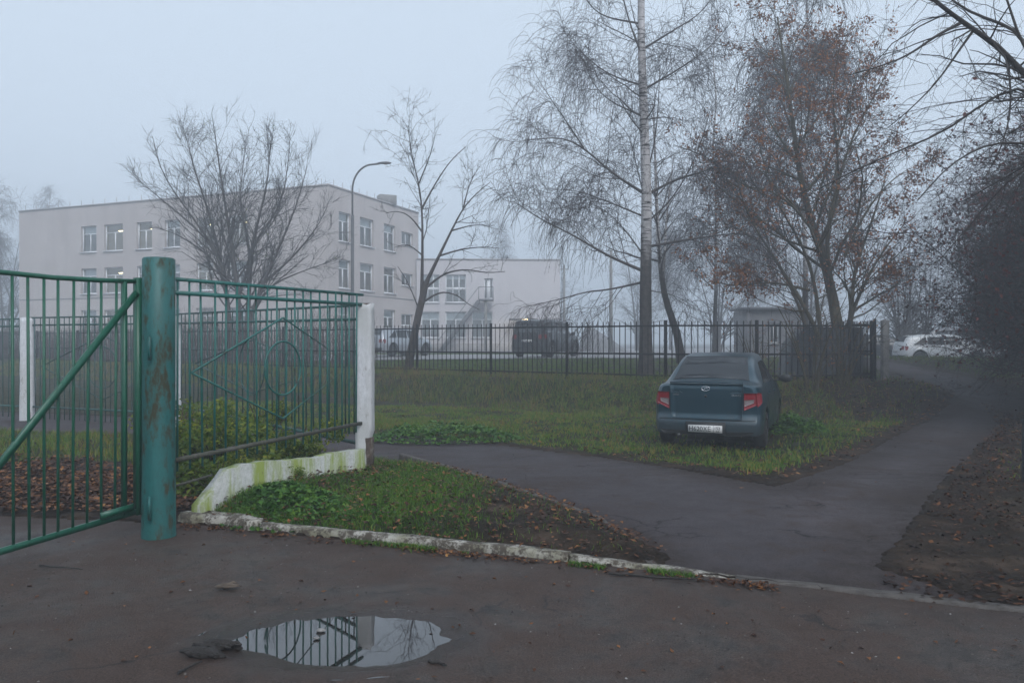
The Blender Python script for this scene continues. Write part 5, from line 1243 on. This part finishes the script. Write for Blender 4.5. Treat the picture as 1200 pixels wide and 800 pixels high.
def wagon(loc, rz, label, mat, L, H, Wd, kind='cross', roofbars=True, cat='car', name='parked_car', wr=.34):
    t = thing(name, loc, label, cat, None, rz); hw = Wd/2; b = H*.60; q = L/4.5
    if kind == 'cross':
        a = dict(x=[0, .08, .22, .45, .8, 1.3, 2.0, 2.6, 2.95, 3.3, 3.7, 4.1, 4.35, 4.5], zt=[.63, .74, .87, .945, .98, 1.0, 1.0, .985, .90, .70, .66, .60, .52, .42])
        cutr = .50
    else:
        a = dict(x=[0, .05, .15, .35, .8, 1.3, 2.0, 2.7, 2.95, 3.25, 3.7, 4.15, 4.38, 4.5], zt=[.80, .89, .945, .975, .995, 1.0, .99, .955, .86, .68, .645, .60, .53, .44])
        cutr = .3
    n = len(a['x']); a['x'] = [v*q for v in a['x']]; zt = np.array(a['zt'])*H; a['zt'] = list(zt)
    sh = np.interp(np.arange(n), [0, 1, 2, 3, n-5, n-4, n-3, n-2, n-1], [.86, .93, .96, .98, .98, .96, .9, .8, .66])
    a['wb'] = list(hw*.95*sh); a['wm'] = list(hw*np.minimum(1, sh*1.03))
    a['zb'] = list(np.minimum(zt-.07, b*np.interp(np.arange(n), [0, n-5, n-4, n-1], [1.02, .98, .96, .6]))); a['wr'] = list(hw*np.where(zt > H*.8, .74 if kind == 'cross' else .80, .80)*sh)
    wx = (.82*q, 3.55*q); B = Body(a, L, wx, wr, .26, ([.2, .3, .5, .9, 1.3, 1.9], [.08, 0, 0, .04, .08, .16]))
    B.body(t, mat)
    gl_ = M['glassfar'] if kind == 'box' else M['glass']
    if kind == 'cross': B.patch('rear_window', [(.09*q, -1.7), (.09*q, 1.7), (.40*q, 1.6), (.40*q, -1.6)], M['glass'], t, .008, 10, 4)
    else: B.cap('rear_window', [(-hw*.68, b*1.08), (hw*.68, b*1.08), (hw*.60, H*.86), (-hw*.60, H*.86)], gl_, t, .02)
    ws = [(cutr, 1.15, 1.42), (1.22, 2.02, 0), (2.08, 2.92, 0)]
    top = [(cutr+.62 if kind == 'cross' else cutr+.08, 1.17), (1.22, 2.02), (2.08, 2.66)]
    for (u0, u1, _), (v0, v1) in zip(ws, top): B.patch('side_window', [(u0*q, 2.86), (u1*q, 2.88), (v1*q, 2.2), (v0*q, 2.2)], gl_, t, .006, 6, 4, True)
    B.patch('windscreen', [(3.25*q, -1.8), (3.25*q, 1.8), (2.72*q, 1.7), (2.72*q, -1.7)], M['glass'], t, .006, 10, 5)
    for sg in (-1, 1):
        tl = B.cap('tail_light', [(sg*hw*.62, b*.80), (sg*hw*.80, b*.80), (sg*hw*.80, b*1.0), (sg*hw*.62, b*.98)], M['red'], t, .012, thick=.03)
        B.patch('light_side', [(.02, sg*3.02), (.24*q, sg*3.1), (.16*q, sg*3.75), (.03, sg*3.9)], M['red'], tl, .008, 4, 4)
        B.cap('head_light', [(sg*hw*.3, b*.52), (sg*hw*.6, b*.52), (sg*hw*.6, b*.62), (sg*hw*.32, b*.62)], M['clear'], t, .01, rear=False)
        mirror_part(t, 2.95*q, sg*hw*.95, b*1.02, sg, mat if mat is not M['whitecar'] else M['plastic'], 1.2)
        if roofbars: MB().tube([(.6*q, sg*hw*.68, H-.03), (.75*q, sg*hw*.68, H+.04), (2.3*q, sg*hw*.66, H+.05), (2.45*q, sg*hw*.66, H-.02)], .016, 6).obj('roof_bar', M['plastic'], t, True, world=False)
    MB().box((-.012, 0, b*.72), (.02, .52, .11)).obj('number_plate', M['plate'], t, world=False)
    B.cap('bumper_lower', [(-hw*.8, .27), (hw*.8, .27), (hw*.84, .45), (-hw*.84, .45)], M['plastic'], t, .02, 12, 3, thick=.04)
    for u in (1.18, 2.05, 2.98): B.patch('door_gap', [(u*q, 2.95), (u*q+.014, 2.95), (u*q+.014, 6.0), (u*q, 6.0)], M['seam'], t, .003, 1, 10, True, .004)
    for x in wx:
        for y in (-1, 1): wheel(t, x, y*(hw-.13), wr, .23, y)
        for y in (-1, 1): B.patch('arch_trim', [(x-wr*1.28, y*5.6), (x+wr*1.28, y*5.6), (x+wr*1.24, y*6.02), (x-wr*1.24, y*6.02)], M['plastic'], t, .006, 14, 2)
    MB().box((L/2, 0, .30), (L*.75, hw*1.3, .14)).obj('underbody', M['plastic'], t, world=False)
    return t
def zg(x, y): return float(h0(x, y))+.10
wagon((.7, 37.5, zg(0, 38.4)), R(90-27), 'tall dark grey off-roader parked beyond the black fence with its tail towards the viewer', M['darkcar'], 4.75, 1.82, 1.86, 'box', True, wr=.38)
wagon((-7.25, 40.8, zg(-7, 41.5)), R(90-33), 'silver crossover parked beyond the fence behind the young leaning tree', M['silver'], 4.35, 1.50, 1.74, 'cross', False, wr=.32)
wx_ = W(1050, 400, 42.5)[0]
wagon((wx_, 42.5, .42), R(-4), 'white crossover parked side on beyond the path end', M['whitecar'], 4.75, 1.56, 1.86, 'cross', True, wr=.33)
wagon((wx_+6.4, 45.9, .45), R(183), 'grey van parked behind the white crossover', M['greyvan'], 5.0, 1.95, 1.95, 'box', False, 'van', 'parked_van')
sedan((wx_+2.6, 46.5, .52), R(176), 'dark sedan half hidden behind the rear of the white crossover', M['darkcar'], False)

# ------------------------------------------------------------------ buildings
def facade(bld, a, b, z0, z1, wins, mat, name='wall', depth=.26, lit=()):
    """outer wall from a to b (outside is on the right hand side looking a->b), real openings with frames and panes"""
    a = np.array(a, float); b = np.array(b, float); d = b-a; L = np.hypot(*d); d /= L; n = np.array([d[1], -d[0]])
    o = np.array([bld.location.x, bld.location.y, bld.location.z])
    def P(s, z, out=0.0): p = a+d*s+n*out; return np.array([p[0], p[1], z])-o
    S_ = sorted({0, L, *[w[0] for w in wins], *[w[1] for w in wins]}); Z_ = sorted({z0, z1, *[w[2] for w in wins], *[w[3] for w in wins]}); mb = MB()
    for s0, s1 in zip(S_[:-1], S_[1:]):
        for q0, q1 in zip(Z_[:-1], Z_[1:]):
            cs, cz = (s0+s1)/2, (q0+q1)/2
            if any(w[0] < cs < w[1] and w[2] < cz < w[3] for w in wins): continue
            mb.add([P(s0, q0), P(s1, q0), P(s1, q1), P(s0, q1)], [[0, 1, 2, 3]])
    for w in wins:
        s0, s1, q0, q1 = w[:4]
        for (u0, v0), (u1, v1) in (((s0, q0), (s1, q0)), ((s1, q0), (s1, q1)), ((s1, q1), (s0, q1)), ((s0, q1), (s0, q0))):
            mb.add([P(u0, v0), P(u0, v0, -depth), P(u1, v1, -depth), P(u1, v1)], [[0, 1, 2, 3]])
    mb.obj(name, mat, bld, world=False)
    for i, w in enumerate(wins):
        s0, s1, q0, q1 = w[:4]; kind = w[4] if len(w) > 4 else 'w'; fb = MB(); e = .075; dd = -depth+.06
        def bar(u0, v0, u1, v1, t_=e): fb.beam(P(u0, v0, dd), P(u1, v1, dd), t_, .07, up=(n[0], n[1], 0))
        bar(s0, q0+e/2, s1, q0+e/2); bar(s0, q1-e/2, s1, q1-e/2); bar(s0+e/2, q0+e, s0+e/2, q1-e); bar(s1-e/2, q0+e, s1-e/2, q1-e)
        zt_ = q1-(q1-q0)*.30
        if kind == 'w': bar(s0+e, zt_, s1-e, zt_, .06); bar((s0+s1)/2, q0+e, (s0+s1)/2, zt_, .08)
        elif kind == 'big':
            bar(s0+e, (q0+q1)/2, s1-e, (q0+q1)/2, .2); 
            for f in (.36, .66): bar(s0+(s1-s0)*f, q0+e, s0+(s1-s0)*f, q1-e, .08)
        elif kind == 's': bar((s0+s1)/2, q0+e, (s0+s1)/2, q1-e, .06)
        elif kind == 'door': bar((s0+s1)/2, q0, (s0+s1)/2, q1, .3)
        fb.beam(P(s0-.05, q0-.03, .05), P(s1+.05, q0-.03, .05), .05, .16, up=(n[0], n[1], 0))
        f = fb.obj('window' if kind != 'door' else 'door', M['frame'], bld, world=False)
        MB().add([P(s0+e, q0+e, dd-.01), P(s1-e, q0+e, dd-.01), P(s1-e, q1-e, dd-.01), P(s0+e, q1-e, dd-.01)], [[0, 1, 2, 3]]).obj('pane', M['pane'], f, world=False)
        r_ = random.Random(i*7+int(L))
        if kind in ('w', 'big') and i not in lit and r_.random() < .8:
            zz = zt_ if kind == 'w' else q1-.4
            MB().add([P(s0+e, zz+.03, dd-.10), P(s1-e, zz+.03, dd-.10), P(s1-e, q1-e, dd-.10), P(s0+e, q1-e, dd-.10)], [[0, 1, 2, 3]]).obj('blind', M['blind'], f, world=False)
        if i in lit:
            for k in (0, 1): MB().beam(P(s0+.2, q1-.32-.05*k, -1.2-.9*k), P(s0+1.5, q1-.32-.05*k, -1.2-.9*k), .12, .05).obj('ceiling_tube', M['tube'], f, world=False)
        # dim room behind the window
        g = .35; back = -3.2
        MB().add([P(s0-g, q0-.3, back), P(s1+g, q0-.3, back), P(s1+g, q1+.3, back), P(s0-g, q1+.3, back), P(s0-g, q0-.3, -depth-.02), P(s1+g, q0-.3, -depth-.02), P(s1+g, q1+.3, -depth-.02), P(s0-g, q1+.3, -depth-.02)],
                 [[0, 1, 2, 3], [0, 1, 5, 4], [3, 2, 6, 7], [0, 4, 7, 3], [1, 2, 6, 5]]).obj('room', M['room'], f, world=False)
    return P, L
def s_of(px_, a, b):
    a = np.array(a); b = np.array(b); k = (px_-600)/F; d = b-a
    tt = (k*a[1]-a[0])/(d[0]-k*d[1]); return tt*np.hypot(*d)
Aq, Bq, Dq = (-12.2, 53.0), (-39.6, 64.0), (-7.6, 64.7); Cq = (Bq[0]+4.6, Bq[1]+11.7)
sch = thing('school_building', (Aq[0], Aq[1], .6), 'three storey pale pink school block with white framed windows in the fog', 'building')
wl = []; rows = [(8.45, 10.45), (5.25, 7.2), (2.1, 4.0)]
for (z0_, z1_) in rows:
    for p0, p1 in ((95, 113), (122, 144), (160, 178), (193, 211), (230, 250), (268, 290)): wl.append((s_of(p0, Bq, Aq), s_of(p1, Bq, Aq), z0_, z1_, 'w'))
facade(sch, Bq, Aq, .5, 12.0, wl, M['wall'], lit=(1, 2, 4, 5, 7, 10, 13, 16))
wr_ = []
for k, (z0_, z1_) in enumerate(rows):
    for p0, p1 in ((397, 411), (422, 438), (450, 463.5)): wr_.append((s_of(p0, Aq, Dq), s_of(p1, Aq, Dq), z0_, z1_, 'w'))
    wr_.append((s_of(470.5, Aq, Dq), s_of(484, Aq, Dq), z0_+.75, z1_-.25, 's'))
facade(sch, Aq, Dq, .5, 12.0, wr_, M['wall'], lit=())
o = np.array([Aq[0], Aq[1], .6])
for p, q in ((Dq, Cq), (Cq, Bq)):
    MB().add([(p[0]-o[0], p[1]-o[1], -.1), (q[0]-o[0], q[1]-o[1], -.1), (q[0]-o[0], q[1]-o[1], 11.4), (p[0]-o[0], p[1]-o[1], 11.4)], [[0, 1, 2, 3]]).obj('rear_wall', M['wall'], sch, world=False)
MB().add([(p[0]-o[0], p[1]-o[1], 11.05) for p in (Aq, Dq, Cq, Bq)], [[0, 1, 2, 3]]).obj('roof', M['roof'], sch, world=False)
def along(a, b, out, z, w, h, name, mat, par, o):
    a = np.array(a); b = np.array(b); d = (b-a)/np.hypot(*(b-a)); n = np.array([d[1], -d[0]])*out
    return MB().beam((a[0]+n[0]-o[0], a[1]+n[1]-o[1], z-o[2]), (b[0]+n[0]-o[0], b[1]+n[1]-o[1], z-o[2]), w, h).obj(name, mat, par, world=False)
for a_, b_ in ((Bq, Aq), (Aq, Dq)):
    along(a_, b_, .03, 12.03, .08, .10, 'parapet_cap', M['band'], sch, o); along(a_, b_, .012, 4.93, .05, .07, 'string_course', M['band'], sch, o); along(a_, b_, .02, 1.0, .07, .9, 'base_course', M['band'], sch, o)
for i in range(24):   # thin snow guards along the parapet
    f = (i+.5)/24
    for a_, b_, m_ in ((Bq, Aq, 1), (Aq, Dq, .5)):
        if i/24 > m_ and m_ < 1: continue
        ff = f if m_ == 1 else f/m_
        x = a_[0]+(b_[0]-a_[0])*ff; y = a_[1]+(b_[1]-a_[1])*ff
        MB().box((x-o[0], y-o[1]+.15, 11.66), (.03, .03, .46)).obj('parapet_stanchion', M['band'], sch, world=False)
MB().box((5.2-2.6, 8.0, 11.75), (1.3, 1.0, .8), rz=.4).obj('roof_vent', M['conc'], sch, world=False)
# lower hall beyond
Ea, Eb = (-7.7, 64.2), (3.9, 64.7)
hall = thing('school_building', (Ea[0], Ea[1], .6), 'lower two storey wing with an outside stair fading into the fog', 'building')
wh_ = []
for p0, p1 in ((493.5, 515), (522, 546)): wh_.append((s_of(p0, Ea, Eb), s_of(p1, Ea, Eb), 4.75, 7.0, 'big'))
for p0, p1 in ((493.5, 515), (522, 546), (553, 577)): wh_.append((s_of(p0, Ea, Eb), s_of(p1, Ea, Eb), 1.9, 4.0, 'w'))
wh_.append((s_of(567.5, Ea, Eb), s_of(577.5, Ea, Eb), 5.05, 6.7, 'door'))
wh_.append((s_of(606, Ea, Eb), s_of(616, Ea, Eb), .8, 2.9, 'door'))
facade(hall, Ea, Eb, .5, 8.2, wh_, M['wall_fogged'])
o = np.array([Ea[0], Ea[1], .6])
MB().add([(0, 0, 7.3), (11.6, .5, 7.3), (11.0, 15, 7.3), (-.6, 14, 7.3)], [[0, 1, 2, 3]]).obj('roof', M['roof'], hall, world=False)
MB().add([(11.6, .5, -.1), (11.0, 15, -.1), (11.0, 15, 7.6), (11.6, .5, 7.6)], [[0, 1, 2, 3]]).obj('side_wall', M['wall_fogged'], hall, world=False)
along(Ea, Eb, .03, 8.23, .08, .10, 'parapet_cap', M['band'], hall, o); along(Ea, Eb, .02, 1.0, .07, .9, 'base_course', M['band'], hall, o)
sx0 = W(513, 400, 63)[0]-o[0]; sx1 = W(561, 400, 63)[0]-o[0]; sx2 = W(578, 400, 63)[0]-o[0]; yy = -.75
stp = MB(); ns = 22
for i in range(ns): stp.box((sx0+(sx1-sx0)*(i+.5)/ns, yy, .12+(4.32-.12)*(i+.5)/ns), ((sx1-sx0)/ns, 1.1, .05))
stair = stp.obj('outside_stair', M['roof'], hall, world=False)
MB().beam((sx0, yy-.5, 0), (sx1, yy-.5, 4.22), .05, .28).beam((sx0, yy+.5, 0), (sx1, yy+.5, 4.22), .05, .28).obj('stringer', M['roof'], stair, world=False)
MB().beam((sx0, yy-.55, 1.0), (sx1, yy-.55, 5.3), .05, .05).beam((sx1, yy-.55, 5.3), (sx2, yy-.55, 5.3), .05, .05).beam((sx2, yy-.55, 5.3), (sx2, yy-.55, 4.3), .05, .05).beam((sx1, yy-.55, 5.3), (sx1, yy-.55, 4.3), .05, .05).beam(((sx1+sx2)/2, yy-.55, 5.3), ((sx1+sx2)/2, yy-.55, 4.3), .04, .04).beam((sx0, yy-.55, 1.0), (sx0, yy-.55, 0), .05, .05).obj('handrail', M['roof'], stair, world=False)
MB().box(((sx1+sx2)/2, yy+.1, 4.3), (sx2-sx1, 1.3, .12)).obj('landing', M['roof'], hall, world=False)
MB().box((sx1+.55, yy-.2, 2.1), (.22, .22, 4.3)).obj('landing_post', M['conc'], hall, world=False)
MB().box((W(611, 400, 64)[0]-o[0], -.7, 2.75), (2.0, 1.5, .14)).obj('door_canopy', M['conc'], hall, world=False)
MB().lathe([(0, -.13), (.09, -.09), (.13, 0), (.09, .09), (0, .13)], (W(616.5, 400, 63.2)[0]-o[0], -1.55, 2.62+.0), 14).obj('wall_lamp', M['lamp'], hall, True, world=False)
# little grey hut behind the brown tree
Yh = 44.0; hx0, hx1 = W(874, 0, Yh)[0], W(938, 0, Yh)[0]
hut = thing('small_hut', (hx0, Yh, .6), 'small grey hut with one window behind the fence and brown leaved tree', 'hut')
M['hut'] = nmat('grey_render', [(.3, (.12, .12, .13)), (.7, (.17, .17, .18))], 2, .9, .2)
facade(hut, (hx0, Yh), (hx1, Yh), .5, 3.35, [((hx1-hx0)*.44, (hx1-hx0)*.62, 1.5, 2.6, 's')], M['hut'])
Wh = hx1-hx0
MB().box((Wh/2, 2.3, 1.3), (Wh-.02, .1, 2.8)).box((.05, 1.2, 1.3), (.1, 2.3, 2.8)).box((Wh-.05, 1.2, 1.3), (.1, 2.3, 2.8)).obj('side_walls', M['hut'], hut, world=False)
MB().box((Wh/2, 1.1, 2.82), (Wh+.4, 2.8, .14)).obj('roof', M['roof'], hut, world=False)
MB().box((.12, -.06, 1.35), (.3, .12, 2.8)).obj('corner_strip', M['roof'], hut, world=False)
# sloping grey canopy / heap beyond the road
hp = MB(); V = []; nx_ = 24
for i in range(nx_):
    f = i/(nx_-1); ht = 2.1*min(1, f*6)**.5*(1-f)**.8*(1.2 if f < .25 else 1.15)
    for j in range(9):
        u = pi*j/8; V.append((f*3.6, 1.3*cos(u), ht*sin(u)+.02*float(vnoise(i, j, 2))))
hp.add(V, [[i*9+j, i*9+j+1, (i+1)*9+j+1, (i+1)*9+j] for i in range(nx_-1) for j in range(8)])
M['heap'] = nmat('grey_sand', [(.3, (.15, .15, .16)), (.7, (.21, .21, .22))], 3, .95, .5)
ho = hp.obj('sand_heap', M['heap'], None, True); ho.location = (W(676, 0, 60)[0]+.2, 60, .75)
tagit(ho, 'dark grey heap sloping to the right in the fog beyond the road', 'heap')

# ------------------------------------------------------------------ fog, sky, light, camera
hm = MB().box((0, 190, 14.5), (560, 470, 33)).mesh('haze', None)
m = bpy.data.materials.new('fog'); m.use_nodes = True; nt = m.node_tree; nt.nodes.clear()
po = nt.nodes.new('ShaderNodeOutputMaterial'); pv_ = nt.nodes.new('ShaderNodeVolumePrincipled')
FOG = .0065
pv_.inputs['Color'].default_value = (.85, .895, .95, 1); pv_.inputs['Density'].default_value = FOG; pv_.inputs['Anisotropy'].default_value = .25
nt.links.new(pv_.outputs[0], po.inputs['Volume']); hm.materials.append(m)
tagit(link('haze', hm), 'pale morning fog filling the whole place', kind='stuff')

wd = bpy.data.worlds.new('World'); sc.world = wd; wd.use_nodes = True; nt = wd.node_tree; bg = nt.nodes['Background']; g = N(nt)
SE, SR = R(42), R(160)
sk = nt.nodes.new('ShaderNodeTexSky'); sk.sky_type = 'NISHITA'; sk.sun_disc = False; sk.sun_elevation = SE; sk.sun_rotation = SR
sk.air_density = 1.0; sk.dust_density = 6.0; sk.ozone_density = 1.5
bw = nt.nodes.new('ShaderNodeRGBToBW'); g.l(sk.outputs[0], bw.inputs[0])
cc = nt.nodes.new('ShaderNodeCombineColor'); 
for k, f in enumerate((.86, .97, 1.13)): g.l(g.math('MULTIPLY', bw.outputs[0], f), cc.inputs[k])
# overcast: the cloud layer evens the clear sky out
mixn = g.mix(.80, sk.outputs[0], cc.outputs[0]); flat = g.mix(.72, mixn, (4.3, 5.05, 5.9))
g.l(flat, bg.inputs['Color']); bg.inputs['Strength'].default_value = .142
sl = bpy.data.lights.new('sun', 'SUN'); sl.energy = 1.0; sl.angle = R(25); sl.color = (1, .97, .93)
so = bpy.data.objects.new('sun', sl); COL.objects.link(so); so.rotation_euler = (R(90)-SE, 0, R(180)-SR)
cam = bpy.data.cameras.new('camera'); cam.lens = 28; cam.sensor_width = 36; cam.clip_end = 2000; cam.clip_start = .05
co = bpy.data.objects.new('camera', cam); COL.objects.link(co); co.location = (0, 0, EYE); co.rotation_euler = (R(90), 0, 0)
sc.camera = co
sc.view_settings.view_transform = 'Standard'; sc.view_settings.look = 'None'; sc.view_settings.gamma = 1; sc.view_settings.use_curve_mapping = False
sc.view_settings.exposure = .50
cy_ = sc.cycles; cy_.use_denoising = True
try: cy_.denoiser = 'OPENIMAGEDENOISE'
except Exception: pass
cy_.max_bounces = 10; cy_.volume_bounces = 7; cy_.diffuse_bounces = 3; cy_.glossy_bounces = 3; cy_.transparent_max_bounces = 12; cy_.transmission_bounces = 4
cy_.volume_max_steps = 64; cy_.caustics_reflective = False; cy_.caustics_refractive = False
cy_.use_adaptive_sampling = True; cy_.adaptive_threshold = .02
